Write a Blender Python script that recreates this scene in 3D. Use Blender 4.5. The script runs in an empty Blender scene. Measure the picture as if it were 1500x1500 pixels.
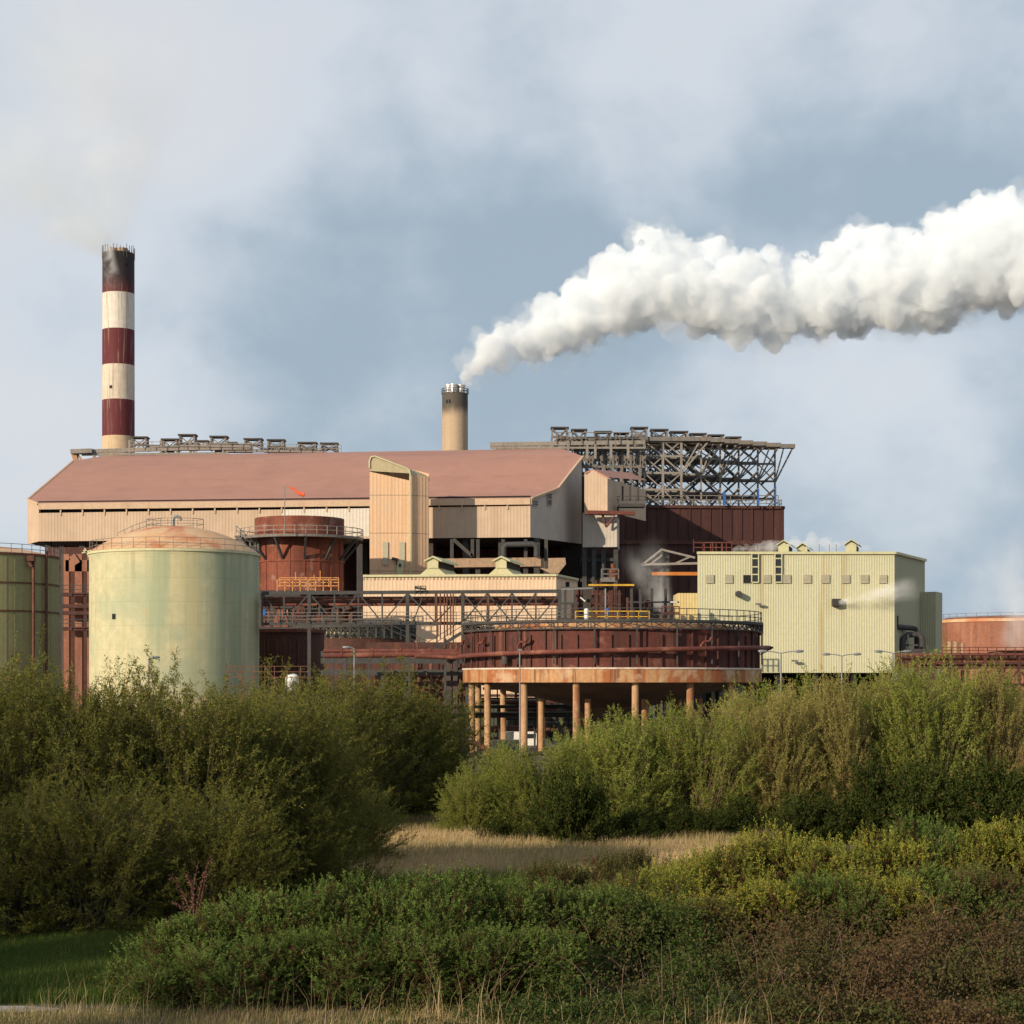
import bpy, math, random
import numpy as np
from mathutils import Vector, Matrix, noise as mnoise

random.seed(7)
SC = bpy.context.scene
COL = SC.collection
S, EYE, HZ = 2800.0, 6.0, 1000.0      # focal length in photo pixels, eye height, horizon row


def P(px, py, Y):
    return Vector(((px - 750) * Y / S, Y, EYE + (HZ - py) * Y / S))


def W(n, Y):
    return n * Y / S


# ------------------------------------------------------------------ materials
def nt(m):
    m.use_nodes = True
    t = m.node_tree
    t.nodes.clear()
    return t


class G:
    """small node-graph helper"""

    def __init__(self, tree):
        self.t = tree

    def n(self, typ, **kw):
        nd = self.t.nodes.new(typ)
        for k, v in kw.items():
            setattr(nd, k, v)
        return nd

    def l(self, a, b):
        self.t.links.new(a, b)

    def set(self, sock, v):
        if isinstance(v, bpy.types.NodeSocket):
            self.l(v, sock)
        else:
            sock.default_value = v

    def math(self, op, a, b=0.0, clamp=False):
        nd = self.n('ShaderNodeMath', operation=op, use_clamp=clamp)
        self.set(nd.inputs[0], a)
        self.set(nd.inputs[1], b)
        return nd.outputs[0]

    def mix(self, f, a, b, mode='MIX'):
        nd = self.n('ShaderNodeMix', data_type='RGBA', blend_type=mode)
        self.set(nd.inputs[0], f)
        for s, v in ((nd.inputs[6], a), (nd.inputs[7], b)):
            self.set(s, v if isinstance(v, bpy.types.NodeSocket) else (v[0], v[1], v[2], 1))
        return nd.outputs[2]

    def ramp(self, v, lo, hi, a=0.0, b=1.0):
        nd = self.n('ShaderNodeMapRange', clamp=True)
        nd.interpolation_type = 'SMOOTHSTEP'
        self.set(nd.inputs[0], v)
        nd.inputs[1].default_value, nd.inputs[2].default_value = lo, hi
        nd.inputs[3].default_value, nd.inputs[4].default_value = a, b
        return nd.outputs[0]

    def noise(self, vec, scale, detail=5, rough=.55, sc3=None, dist=0.0):
        if sc3:
            mp = self.n('ShaderNodeMapping')
            mp.inputs['Scale'].default_value = sc3
            self.l(vec, mp.inputs['Vector'])
            vec = mp.outputs[0]
        nd = self.n('ShaderNodeTexNoise')
        self.l(vec, nd.inputs['Vector'])
        nd.inputs['Scale'].default_value = scale
        nd.inputs['Detail'].default_value = detail
        nd.inputs['Roughness'].default_value = rough
        nd.inputs['Distortion'].default_value = dist
        return nd.outputs[0]


MATS = {}


def mat(name, base, var=.25, streak=None, blotch=None, rough=.75, metal=0.0, seams=None, bands=None, soot=None, fine=2.5, spec=.3, bump=0.0, zfade=None, ribs=0):
    """weathered paint / metal / concrete: base colour, slight variation, vertical streaks, blotches, panel seams"""
    if name in MATS:
        return MATS[name]
    m = bpy.data.materials.new(name)
    g = G(nt(m))
    out = g.n('ShaderNodeOutputMaterial')
    b = g.n('ShaderNodeBsdfPrincipled')
    g.l(b.outputs[0], out.inputs[0])
    tc = g.n('ShaderNodeTexCoord').outputs['Object']
    sx = g.n('ShaderNodeSeparateXYZ')
    g.l(tc, sx.inputs[0])
    z = sx.outputs[2]
    col = g.mix(0, base, base)
    if bands:                       # painted rings, z edges
        for z0, z1, c in bands:
            f = g.math('MULTIPLY', g.math('GREATER_THAN', z, z0), g.math('LESS_THAN', z, z1))
            col = g.mix(f, col, c)
    nf = g.noise(tc, fine, 6, .65)
    k = g.ramp(nf, .25, .75, 1 - var, 1 + var)
    mv = g.n('ShaderNodeMix', data_type='RGBA', blend_type='MULTIPLY')
    mv.inputs[0].default_value = 1
    g.l(col, mv.inputs[6])
    cmb = g.n('ShaderNodeCombineXYZ')
    for i in range(3):
        g.l(k, cmb.inputs[i])
    g.l(cmb.outputs[0], mv.inputs[7])
    col = mv.outputs[2]
    for st in ([streak] if streak and not isinstance(streak[0], tuple) else (streak or [])):
        c, amt, lo, hi, sc = st[0:3], st[3], st[4], st[5], st[6]
        f = g.noise(tc, 1.0, 6, .6, (sc, sc, sc * .045))
        f = g.math('MULTIPLY', g.ramp(f, lo, hi), amt)
        col = g.mix(f, col, c)
    for bl in ([blotch] if blotch and not isinstance(blotch[0], tuple) else (blotch or [])):
        c, amt, lo, hi, sc = bl[0:3], bl[3], bl[4], bl[5], bl[6]
        f = g.noise(tc, sc, 7, .62, dist=.4)
        f = g.math('MULTIPLY', g.ramp(f, lo, hi), amt)
        col = g.mix(f, col, c)
    if seams:
        sz, sw, amt = seams[0], seams[1], seams[2]
        fr = g.math('FRACT', g.math('DIVIDE', z, sz))
        f = g.math('MULTIPLY', g.math('LESS_THAN', fr, sw / sz), amt)
        col = g.mix(f, col, (.09, .07, .05))
        if len(seams) > 3:
            fr = g.math('FRACT', g.math('DIVIDE', g.math('ADD', sx.outputs[0], g.math('MULTIPLY', sx.outputs[1], .31)), seams[3]))
            f = g.math('MULTIPLY', g.math('LESS_THAN', fr, sw / seams[3]), amt * .8)
            col = g.mix(f, col, (.09, .07, .05))
    if soot:                        # soot stain near a chimney's mouth: colour, z lo, z hi
        f = g.math('ADD', g.ramp(z, soot[3], soot[4]), g.math('SUBTRACT', g.noise(tc, .5, 5, .6, (1, 1, .25)), .5))
        col = g.mix(g.ramp(f, .1, .9, 0, .93), col, soot[0:3])
    if zfade:                       # stain rising from the foot or hanging from the top: colour, z where absent, z where full, amount
        f = g.math('ADD', g.ramp(z, zfade[3], zfade[4]), g.math('SUBTRACT', g.noise(tc, .9, 6, .6, (1.2, 1.2, .1)), .55))
        col = g.mix(g.math('MULTIPLY', g.ramp(f, .15, .9), zfade[5]), col, zfade[0:3])
    if ribs:                        # narrow standing seams of a sheet roof
        fr = g.math('FRACT', g.math('DIVIDE', g.math('ADD', sx.outputs[0], g.math('MULTIPLY', sx.outputs[1], .15)), ribs))
        col = g.mix(g.math('MULTIPLY', g.math('LESS_THAN', fr, .22), .3), col, (.27, .12, .09))
    g.l(col, b.inputs['Base Color'])
    b.inputs['Roughness'].default_value = rough
    b.inputs['Metallic'].default_value = metal
    b.inputs['Specular IOR Level'].default_value = spec
    if bump:
        bp = g.n('ShaderNodeBump')
        bp.inputs['Strength'].default_value = bump
        bp.inputs['Distance'].default_value = .05
        g.l(nf, bp.inputs['Height'])
        g.l(bp.outputs[0], b.inputs['Normal'])
    MATS[name] = m
    return m


RUST = (.16, .05, .022)
M = dict(
    hall_roof=mat('hall_roof', (.395, .20, .145), .06, None, ((.27, .135, .105, .45, .45, .65, .03), (.42, .21, .15, .4, .5, .68, .06), (.30, .15, .115, .3, .5, .7, .25)), fine=.3, rough=.75, seams=(3.9, .11, .13)),
    hall_wall=mat('hall_wall', (.53, .39, .275), .08, (.40, .27, .18, .45, .45, .72, .9), (.42, .31, .22, .5, .4, .7, .12), fine=.5),
    hall_end=mat('hall_end', (.46, .40, .34), .08, (.36, .28, .22, .4, .5, .75, .9), fine=.5),
    fascia=mat('fascia', (.52, .37, .25), .1, (.38, .22, .14, .4, .5, .7, .8)),
    tower=mat('tower', (.66, .42, .255), .08, ((.44, .27, .15, .5, .45, .7, .9), (.62, .46, .31, .5, .5, .7, 2.2)), (.53, .40, .28, .5, .45, .65, .22), seams=(5.6, .12, .55)),
    tower_band=mat('tower_band', (.44, .37, .23), .1, (.32, .25, .13, .4, .45, .7, .9)),
    lowb=mat('lowb', (.68, .49, .33), .08, ((.48, .31, .19, .45, .45, .7, .7), (.66, .52, .36, .4, .5, .7, 1.7)), (.55, .42, .28, .4, .45, .65, .2)),
    vent_cream=mat('vent_cream', (.53, .50, .30), .1, (.40, .33, .18, .3, .5, .7, .9)),
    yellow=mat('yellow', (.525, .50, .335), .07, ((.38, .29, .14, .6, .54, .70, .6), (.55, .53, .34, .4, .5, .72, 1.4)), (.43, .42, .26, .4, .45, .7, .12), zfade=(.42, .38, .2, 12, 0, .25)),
    yellow_shade=mat('yellow_shade', (.40, .39, .26), .08, (.36, .34, .2, .4, .5, .75, .8), (.40, .41, .28, .4, .45, .7, .15)),  # darker copy of yellow, shade of the side wall put into the colour
    annex=mat('annex', (.60, .47, .22), .08, (.5, .33, .15, .4, .5, .75, .8)),
    louvre=mat('louvre', (.42, .38, .27), .1, (.33, .29, .2, .4, .5, .7, 3)),
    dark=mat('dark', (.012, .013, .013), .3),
    glassy=mat('glassy', (.03, .035, .04), .2, rough=.25, spec=.25),
    pale_sheet=mat('pale_sheet', (.62, .56, .48), .08, (.45, .33, .24, .45, .5, .72, .8)),
    cream=mat('cream', (.495, .455, .28), .12, ((.29, .335, .205, .85, .47, .64, .38), (.52, .45, .24, .7, .5, .68, .7), (.34, .26, .12, .5, .55, .72, 2.2)),
              ((.31, .36, .235, .6, .48, .66, .14), (.52, .32, .14, .28, .6, .74, .5)), fine=1.2, seams=(2.3, .05, .16, 5.2), zfade=(.42, .26, .10, 9.0, 1.0, .6)),
    dome=mat('dome', (.60, .36, .19), .12, (.55, .20, .10, .4, .5, .7, .6), ((.62, .47, .30, .6, .42, .66, .35), (.48, .15, .065, .85, .47, .64, .22)), fine=1.5),
    olive=mat('olive', (.26, .245, .115), .12, ((.20, .13, .06, .6, .48, .7, .8), (.33, .30, .16, .5, .5, .7, .4)), (.25, .17, .08, .4, .5, .7, .25)),
    silo=mat('silo', (.20, .055, .030), .2, ((.10, .03, .02, .7, .45, .7, .6), (.34, .13, .08, .35, .52, .72, 1.3)), ((.38, .24, .19, .65, .56, .68, .35), (.07, .03, .02, .6, .5, .68, .2))),
    rust=mat('rust', RUST, .3, ((.07, .028, .018, .7, .45, .7, .8), (.33, .12, .05, .5, .52, .72, 1.6)), (.20, .075, .035, .6, .5, .68, .4)),
    drum=mat('drum', (.062, .024, .02), .2, ((.045, .018, .016, .7, .42, .68, .25), (.19, .10, .08, .35, .54, .74, .6)), (.12, .05, .035, .5, .5, .7, .12)),
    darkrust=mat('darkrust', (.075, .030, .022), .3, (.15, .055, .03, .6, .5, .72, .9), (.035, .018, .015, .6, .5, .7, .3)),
    clar=mat('clar', (.105, .028, .02), .25, ((.045, .018, .015, .85, .42, .60, .9), (.30, .12, .08, .55, .54, .70, 1.8)), ((.36, .17, .11, .4, .58, .7, .5), (.08, .03, .02, .5, .5, .66, .2))),
    conc_band=mat('conc_band', (.43, .235, .11), .2, ((.33, .105, .035, .95, .45, .58, 1.1), (.11, .05, .03, .8, .54, .66, 1.9)), ((.52, .37, .23, .75, .5, .64, .45), (.14, .07, .04, .5, .56, .68, .7)), bump=.2),
    conc_lip=mat('conc_lip', (.60, .50, .40), .15, (.40, .2, .1, .5, .5, .66, 1.2)),
    column=mat('column', (.42, .24, .12), .2, ((.24, .085, .035, .85, .46, .62, 1.6), (.52, .36, .22, .6, .52, .68, 3.5)), ((.47, .31, .17, .6, .45, .62, .5), (.16, .08, .05, .6, .56, .68, 1.2))),
    cone=mat('cone', (.10, .07, .05), .2, None, ((.15, .10, .065, .6, .45, .6, .5), (.05, .035, .03, .6, .5, .66, .35))),
    steel=mat('steel', (.165, .15, .135), .25, (.11, .07, .045, .6, .5, .7, 1.5), (.24, .17, .11, .5, .5, .7, .5), rough=.7),
    steel_pale=mat('steel_pale', (.24, .215, .19), .2, (.14, .10, .075, .5, .5, .7, 1.3), (.32, .26, .2, .5, .5, .7, .35)),
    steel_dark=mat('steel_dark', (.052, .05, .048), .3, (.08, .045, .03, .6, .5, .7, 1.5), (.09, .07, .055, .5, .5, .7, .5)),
    steel_grey=mat('steel_grey', (.055, .055, .054), .2, (.14, .075, .045, .5, .54, .72, 1.2)),
    pipe_red=mat('pipe_red', (.135, .04, .028), .22, None, ((.30, .13, .08, .6, .5, .66, .5), (.10, .035, .025, .5, .5, .66, .9))),
    pipe_brown=mat('pipe_brown', (.12, .05, .032), .25, None, (.2, .09, .05, .6, .5, .66, .8)),
    orange=mat('orange', (.50, .17, .035), .2, None, (.34, .11, .04, .6, .5, .7, 1)),
    safety=mat('safety', (.55, .32, .035), .2, None, (.35, .16, .04, .5, .5, .7, 1)),
    safety_rust=mat('safety_rust', (.55, .25, .09), .2, None, (.3, .1, .04, .5, .5, .7, 1)),
    white=mat('white', (.72, .70, .66), .08),
    galv=mat('galv', (.22, .225, .23), .12, rough=.45, metal=.3),
    inox=mat('inox', (.60, .58, .55), .12, (.3, .25, .2, .6, .5, .7, 1.5), rough=.35, metal=.6),
    duct=mat('duct', (.36, .24, .155), .2, (.2, .11, .07, .6, .5, .7, .9), (.26, .15, .1, .6, .5, .7, .4)),
    redsock=mat('redsock', (.75, .12, .05), .1),
    bluepaint=mat('bluepaint', (.03, .11, .32), .15),
    redpaint=mat('redpaint', (.40, .03, .02), .15),
    greenwall=mat('greenwall', (.06, .072, .052), .15, (.07, .07, .05, .5, .5, .7, 1)),
    rustwall=mat('rustwall', (.26, .105, .062), .2, ((.13, .055, .035, .8, .45, .66, .5), (.42, .22, .14, .4, .5, .7, 1.4)), (.40, .2, .13, .5, .45, .65, .15)),
    concrete=mat('concrete', (.30, .25, .20), .15, None, (.22, .16, .12, .6, .45, .65, .3)),
    car_dark=mat('car_dark', (.02, .022, .026), .1, rough=.25, spec=.6),
    rubber=mat('rubber', (.015, .015, .015), .2),
)
zc = lambda py, Y: EYE + (HZ - py) * Y / S
YC1, YC2 = 400.0, 420.0
RB = (.115, .022, .025)
WB = (.62, .57, .49)
M['stack'] = mat('stack', (.56, .41, .26), .1, ((.30, .22, .16, .55, .54, .66, 2.2), (.16, .09, .075, .4, .56, .7, 1.2)), fine=1,
                 bands=[(zc(484, YC1) , zc(431, YC1), WB), (zc(536, YC1), zc(484, YC1), RB), (zc(587, YC1), zc(536, YC1), (.60, .51, .40)), (zc(640, YC1), zc(587, YC1), RB), (zc(431, YC1), 200, RB)],
                 soot=(.03, .028, .028, zc(452, YC1), zc(385, YC1)))
M['stack_beige'] = mat('stack_beige', (.44, .325, .215), .1, ((.3, .22, .15, .5, .5, .7, 1.2), (.54, .42, .28, .4, .5, .7, .6)), (.4, .27, .15, .5, .5, .7, .12),
                       soot=(.06, .055, .05, zc(622, YC2), zc(588, YC2)))


# ------------------------------------------------------------------ mesh builder
BASE = {}


class MB:
    def __init__(self):
        self.v, self.f, self.s = [], [], []

    def add(self, vs, fs, smooth=False):
        o = len(self.v)
        self.v += [tuple(x) for x in vs]
        self.f += [tuple(i + o for i in f) for f in fs]
        self.s += [smooth] * len(fs)
        return self

    def box(self, c, s, rz=0):
        c = Vector(c)
        R = Matrix.Rotation(rz, 3, 'Z')
        vs = [c + R @ Vector((x * s[0] / 2, y * s[1] / 2, z * s[2] / 2)) for x in (-1, 1) for y in (-1, 1) for z in (-1, 1)]
        return self.add(vs, [(0, 1, 3, 2), (4, 6, 7, 5), (0, 4, 5, 1), (2, 3, 7, 6), (0, 2, 6, 4), (1, 5, 7, 3)])

    def bar(self, p, q, w, h=None):
        p, q = Vector(p), Vector(q)
        h = h or w
        d = q - p
        if d.length < 1e-6:
            return self
        d.normalize()
        up = Vector((0, 0, 1)) if abs(d.z) < .95 else Vector((0, 1, 0))
        a = d.cross(up).normalized() * w / 2
        b = a.cross(d).normalized() * h / 2
        vs = [e + x * a + y * b for e in (p, q) for x, y in ((-1, -1), (1, -1), (1, 1), (-1, 1))]
        return self.add(vs, [(0, 1, 2, 3), (7, 6, 5, 4), (0, 4, 5, 1), (1, 5, 6, 2), (2, 6, 7, 3), (3, 7, 4, 0)])

    def sweep(self, pts, r, n=10, cap=True, closed=False):
        pts = [Vector(p) for p in pts]
        k = len(pts)
        rr = r if isinstance(r, (list, tuple)) else [r] * k
        rings, prev = [], None
        for i in range(k):
            if closed:
                t = pts[(i + 1) % k] - pts[i - 1]
            else:
                t = pts[min(i + 1, k - 1)] - pts[max(i - 1, 0)]
            t.normalize()
            if prev is None:
                up = Vector((0, 0, 1)) if abs(t.z) < .9 else Vector((1, 0, 0))
                a = t.cross(up).normalized()
            else:
                a = (prev - t * prev.dot(t)).normalized()
            prev = a
            b = t.cross(a)
            rings.append([pts[i] + (a * math.cos(2 * math.pi * j / n) + b * math.sin(2 * math.pi * j / n)) * rr[i] for j in range(n)])
        vs = [x for r_ in rings for x in r_]
        fs = []
        for i in range(k if closed else k - 1):
            i2 = (i + 1) % k
            for j in range(n):
                j2 = (j + 1) % n
                fs.append((i * n + j, i * n + j2, i2 * n + j2, i2 * n + j))
        self.add(vs, fs, n > 4)
        if cap and not closed:
            self.add(rings[0], [tuple(range(n))[::-1]])
            self.add(rings[-1], [tuple(range(n))])
        return self

    def tube(self, p, q, r, n=10, r2=None):
        return self.sweep([p, q], [r, r if r2 is None else r2], n)

    def lathe(self, c, prof, n=48, a0=0, a1=2 * math.pi, smooth=True, caps=False):
        c = Vector(c)
        full = abs(a1 - a0 - 2 * math.pi) < 1e-6
        m = n if full else n + 1
        vs = [c + Vector((r * math.cos(a0 + (a1 - a0) * j / n), r * math.sin(a0 + (a1 - a0) * j / n), z)) for r, z in prof for j in range(m)]
        fs = []
        for i in range(len(prof) - 1):
            for j in range(n):
                j2 = (j + 1) % m if full else j + 1
                fs.append((i * m + j, i * m + j2, (i + 1) * m + j2, (i + 1) * m + j))
        # separate strips keep profile corners sharp
        for i in range(len(prof) - 1):
            ring = vs[i * m:(i + 2) * m]
            sub = []
            for j in range(n):
                j2 = (j + 1) % m if full else j + 1
                sub.append((j, j2, m + j2, m + j))
            self.add(ring, sub, smooth)
        return self

    def dome(self, c, r, h, n=48, k=8):
        c = Vector(c)
        R = (r * r + h * h) / (2 * h)
        vs, fs = [], []
        for i in range(k + 1):
            rr = r * (1 - i / k)
            z = math.sqrt(R * R - rr * rr) - (R - h)
            vs += [c + Vector((rr * math.cos(2 * math.pi * j / n), rr * math.sin(2 * math.pi * j / n), z)) for j in range(n)]
        for i in range(k):
            for j in range(n):
                j2 = (j + 1) % n
                fs.append((i * n + j, i * n + j2, (i + 1) * n + j2, (i + 1) * n + j))
        return self.add(vs, fs, True)

    def prism(self, poly, z0, z1):
        n = len(poly)
        vs = [(x, y, z0) for x, y in poly] + [(x, y, z1) for x, y in poly]
        fs = [tuple(range(n))[::-1], tuple(range(n, 2 * n))] + [(i, (i + 1) % n, (i + 1) % n + n, i + n) for i in range(n)]
        return self.add(vs, fs)

    def corr(self, p, q, z0, z1, pitch=.6, depth=.1, th=.2):
        """corrugated sheet wall from p to q (xy); z0, z1 numbers or functions of t"""
        p, q = Vector((p[0], p[1], 0)), Vector((q[0], q[1], 0))
        L = (q - p).length
        d = (q - p) / L
        nrm = Vector((d.y, -d.x, 0))
        k = max(1, int(L / pitch))
        ts = []
        for i in range(k):
            for a, o in ((0, 0), (.5, 0), (.6, 1), (.9, 1)):
                ts.append(((i + a) / k, o))
        ts.append((1, 0))
        F0 = z0 if callable(z0) else (lambda t: z0)
        F1 = z1 if callable(z1) else (lambda t: z1)
        vs, fs = [], []
        for t, o in ts:
            b = p + d * (L * t) + nrm * (o * depth)
            vs += [(b.x, b.y, F0(t)), (b.x, b.y, F1(t))]
        for i in range(len(ts) - 1):
            fs.append((2 * i, 2 * i + 2, 2 * i + 3, 2 * i + 1))
        self.add(vs, fs)
        # backing
        e = nrm * -th
        self.add([(p.x + e.x, p.y + e.y, F0(0)), (q.x + e.x, q.y + e.y, F0(1)), (q.x + e.x, q.y + e.y, F1(1)), (p.x + e.x, p.y + e.y, F1(0))], [(0, 3, 2, 1)])
        return self

    def rows(self, rows, smooth=True):
        n = len(rows[0])
        vs = [x for r in rows for x in r]
        fs = [(i * n + j, i * n + j + 1, (i + 1) * n + j + 1, (i + 1) * n + j) for i in range(len(rows) - 1) for j in range(n - 1)]
        return self.add(vs, fs, smooth)

    def rail(self, pts, h=1.1, step=2.0, r=.04, closed=False, mids=1):
        """handrail: posts, top rail and mid rail along pts"""
        pts = [Vector(p) for p in pts]
        seq = pts + [pts[0]] if closed else pts
        for a, b in zip(seq[:-1], seq[1:]):
            L = (b - a).length
            for k in range(1, mids + 2):
                z = Vector((0, 0, h * k / (mids + 1)))
                self.bar(a + z, b + z, 2 * r)
            n = max(1, int(round(L / step)))
            for i in range(n):
                c = a.lerp(b, i / n)
                self.bar(c, c + Vector((0, 0, h)), 2 * r)
        c = seq[-1]
        self.bar(c, c + Vector((0, 0, h)), 2 * r)
        return self

    def truss(self, a0, a1, b0, b1, n, w, wd=None, pattern='X'):
        """planar truss between chord a0-a1 (bottom) and b0-b1 (top) with n panels"""
        wd = wd or w * .6
        a0, a1, b0, b1 = map(Vector, (a0, a1, b0, b1))
        self.bar(a0, a1, w)
        self.bar(b0, b1, w)
        for i in range(n + 1):
            self.bar(a0.lerp(a1, i / n), b0.lerp(b1, i / n), wd)
        for i in range(n):
            A, A2, B, B2 = a0.lerp(a1, i / n), a0.lerp(a1, (i + 1) / n), b0.lerp(b1, i / n), b0.lerp(b1, (i + 1) / n)
            if pattern == 'X' or (pattern == 'Z' and i % 2 == 0) or pattern == 'N':
                self.bar(A, B2, wd * .8)
            if pattern == 'X' or (pattern == 'Z' and i % 2 == 1):
                self.bar(B, A2, wd * .8)
        return self

    def build(self, name, m, parent=None):
        me = bpy.data.meshes.new(name)
        b = BASE.get(parent.name, Vector()) if parent else Vector()
        me.from_pydata([(x[0] - b[0], x[1] - b[1], x[2] - b[2]) for x in self.v], [], self.f)
        me.polygons.foreach_set('use_smooth', self.s)
        me.materials.append(M[m] if isinstance(m, str) else m)
        me.update()
        o = bpy.data.objects.new(name, me)
        COL.objects.link(o)
        if parent:
            o.parent = parent
            BASE[o.name] = b
        return o


def tag(o, label, cat, group=None, kind=None):
    if label:
        o['label'] = label
    if cat:
        o['category'] = cat
    if group:
        o['group'] = group
    if kind:
        o['kind'] = kind
    return o


def thing(name, label, cat, loc, group=None):
    o = bpy.data.objects.new(name, None)
    o.empty_display_size = .5
    COL.objects.link(o)
    o.location = loc
    BASE[o.name] = Vector(loc)
    return tag(o, label, cat, group)


def copy_tree(o, parent=None):
    c = o.copy()
    COL.objects.link(c)
    if parent is not None:
        c.parent = parent
        c.matrix_parent_inverse = o.matrix_parent_inverse.copy()
    for ch in [x for x in o.children]:
        copy_tree(ch, c)
    return c


def arc(c, r, a0, a1, n, z=0):
    return [Vector((c[0] + r * math.cos(math.radians(a0 + (a1 - a0) * i / n)), c[1] + r * math.sin(math.radians(a0 + (a1 - a0) * i / n)), z)) for i in range(n + 1)]


def gnd(v):
    return Vector((v[0], v[1], 0))
# ------------------------------------------------------------------ calcination hall
def build_hall():
    t = thing('calcination_hall', 'long hall with a dusty red brown roof and beige ribbed walls raised over dark steelwork', 'industrial hall', gnd(P(430, 1000, 300)))
    rowsL = [P(57, 746, 297), P(57, 738, 297), P(56, 736.5, 297.4), P(42, 731, 302), P(74, 704, 316), P(108, 675, 332), P(150, 668, 350), P(300, 700, 390)]
    rowsR = [P(777, 738, 290), P(777, 731, 290), P(779, 729, 290.4), P(816, 715, 297), P(834, 692, 304.5), P(853, 668, 312), P(822, 657, 340), P(800, 700, 390)]
    nseg = 60
    rows = []
    for i, (a, b) in enumerate(zip(rowsL, rowsR)):
        r = []
        for j in range(nseg + 1):
            p = a.lerp(b, j / nseg)
            r.append(p)
        rows.append(r)
    MB().rows(rows[1:3]).rows(rows[2:7], True).rows(rows[6:8]).build('roof', 'hall_roof', t)
    m = MB()
    m.bar(P(57, 742, 296.9), P(777, 734.5, 289.9), .5, .95)
    m.bar(P(777, 734.5, 289.9), P(777.5, 734.5, 290), .5, .95)
    m.build('eave_fascia', 'fascia', t)
    A, B, A2, C, D = P(57, 0, 297), P(777, 0, 290), P(40.5, 0, 303), P(815, 0, 297), P(852, 0, 312)
    zt = lambda py, Y: EYE + (HZ - py) * Y / S
    # pale front wall, open slot above it
    m = MB()
    m.corr(A, B, lambda u: zt(793, 297) + (zt(787, 290) - zt(793, 297)) * u, lambda u: zt(751.5, 297) + (zt(741, 290) - zt(751.5, 297)) * u, .5, .022)
    m.build('front_wall', 'hall_wall', t)
    m = MB()
    u0, u1 = (418 - 57) / 720, (545 - 57) / 720
    pa, pb = A.lerp(B, u0) + Vector((0, -.05, 0)), A.lerp(B, u1) + Vector((0, -.05, 0))
    fz = lambda u, y0, y1: zt(y0, 297) + (zt(y1, 290) - zt(y0, 297)) * u
    m.corr(pa, pb, lambda u: fz(u0 + (u1 - u0) * u, 793, 787) + .3, lambda u: fz(u0 + (u1 - u0) * u, 751.5, 741), .5, .022, .02)
    m.build('sheet_patch', 'pale_sheet', t)
    m = MB()
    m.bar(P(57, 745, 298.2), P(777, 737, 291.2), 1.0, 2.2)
    m.build('slot_shade', 'dark', t)  # dark bar stands in for the shade inside the open slot
    for i in range(1, 22):
        m = MB()
        u = i / 22
        p = A.lerp(B, u)
        y0 = zt(753, 297) + (zt(743, 290) - zt(753, 297)) * u
        m.bar((p.x, p.y - .05, y0 - .3), (p.x, p.y - .05, y0 + 1.3), .22)
        m.build('slot_post', 'hall_wall', t)
    m = MB()
    m.corr(A2, A, lambda u: zt(793, 297), lambda u: zt(731.5, 302.6) + (zt(739, 297) - zt(731.5, 302.6)) * u, .5, .022)
    m.build('gable_wall', 'hall_wall', t)
    m = MB()
    zb = zt(787, 290)
    tops = lambda u: zt(731, 290) + (zt(715, 297) - zt(731, 290)) * u - .05
    m.corr(B, C, zb, tops, .5, .022)
    m.corr(C, D, lambda u: zb + .6 * u, lambda u: [zt(715, 297), zt(692, 304.5), zt(668, 312)][0] + (zt(668, 312) - zt(715, 297)) * u - .1, .5, .022)
    m.build('gable_wall', 'hall_end', t)
    m = MB()   # pale verge along the gable roof edge
    for a, b in zip(rowsR[1:5], rowsR[2:6]):
        m.bar(a + Vector((.12, -.05, -.1)), b + Vector((.12, -.05, -.1)), .35, .35)
    m.build('verge_trim', 'fascia', t)
    m = MB()
    for a, b in zip(rowsL[1:5], rowsL[2:6]):
        m.bar(a + Vector((-.12, -.05, -.1)), b + Vector((-.12, -.05, -.1)), .35, .35)
    m.build('verge_trim', 'fascia', t)
    nrm = (C - B)
    nrm = Vector((nrm.y, -nrm.x, 0)).normalized()
    for px0, px1, y0, y1 in ((780, 786.5, 733, 740), (801, 807, 722, 740)):
        u0, u1 = (px0 - 777) / 38, (px1 - 777) / 38
        a, b = B.lerp(C, u0) + nrm * .14, B.lerp(C, u1) + nrm * .14
        w = MB()
        w.add([(a.x, a.y, zt(y1, a.y)), (b.x, b.y, zt(y1, b.y)), (b.x, b.y, zt(y0, b.y)), (a.x, a.y, zt(y0, a.y))], [(0, 1, 2, 3)])
        wo = w.build('window', 'glassy', t)
        f = MB()
        for k in (0, .5, 1):
            z = zt(y1, a.y) + (zt(y0, a.y) - zt(y1, a.y)) * k
            f.bar((a.x, a.y - .05, z), (b.x, b.y - .05, z), .1)
        f.bar((a.x, a.y - .05, zt(y1, a.y)), (a.x, a.y - .05, zt(y0, a.y)), .1)
        f.bar((b.x, b.y - .05, zt(y1, b.y)), (b.x, b.y - .05, zt(y0, b.y)), .1)
        f.build('frame', 'hall_end', wo)
    # underside, columns and the dark block below
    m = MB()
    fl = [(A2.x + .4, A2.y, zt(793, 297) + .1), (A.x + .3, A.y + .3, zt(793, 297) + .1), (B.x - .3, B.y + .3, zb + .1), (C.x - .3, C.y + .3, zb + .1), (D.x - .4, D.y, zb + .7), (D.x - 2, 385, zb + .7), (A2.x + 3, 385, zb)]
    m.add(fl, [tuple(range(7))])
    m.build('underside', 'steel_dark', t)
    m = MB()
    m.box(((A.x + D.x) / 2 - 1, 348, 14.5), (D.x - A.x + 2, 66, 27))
    m.build('dark_fill', 'darkrust', t)  # solid dark block stands in for the gloom under the hall
    cols = MB()
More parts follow.
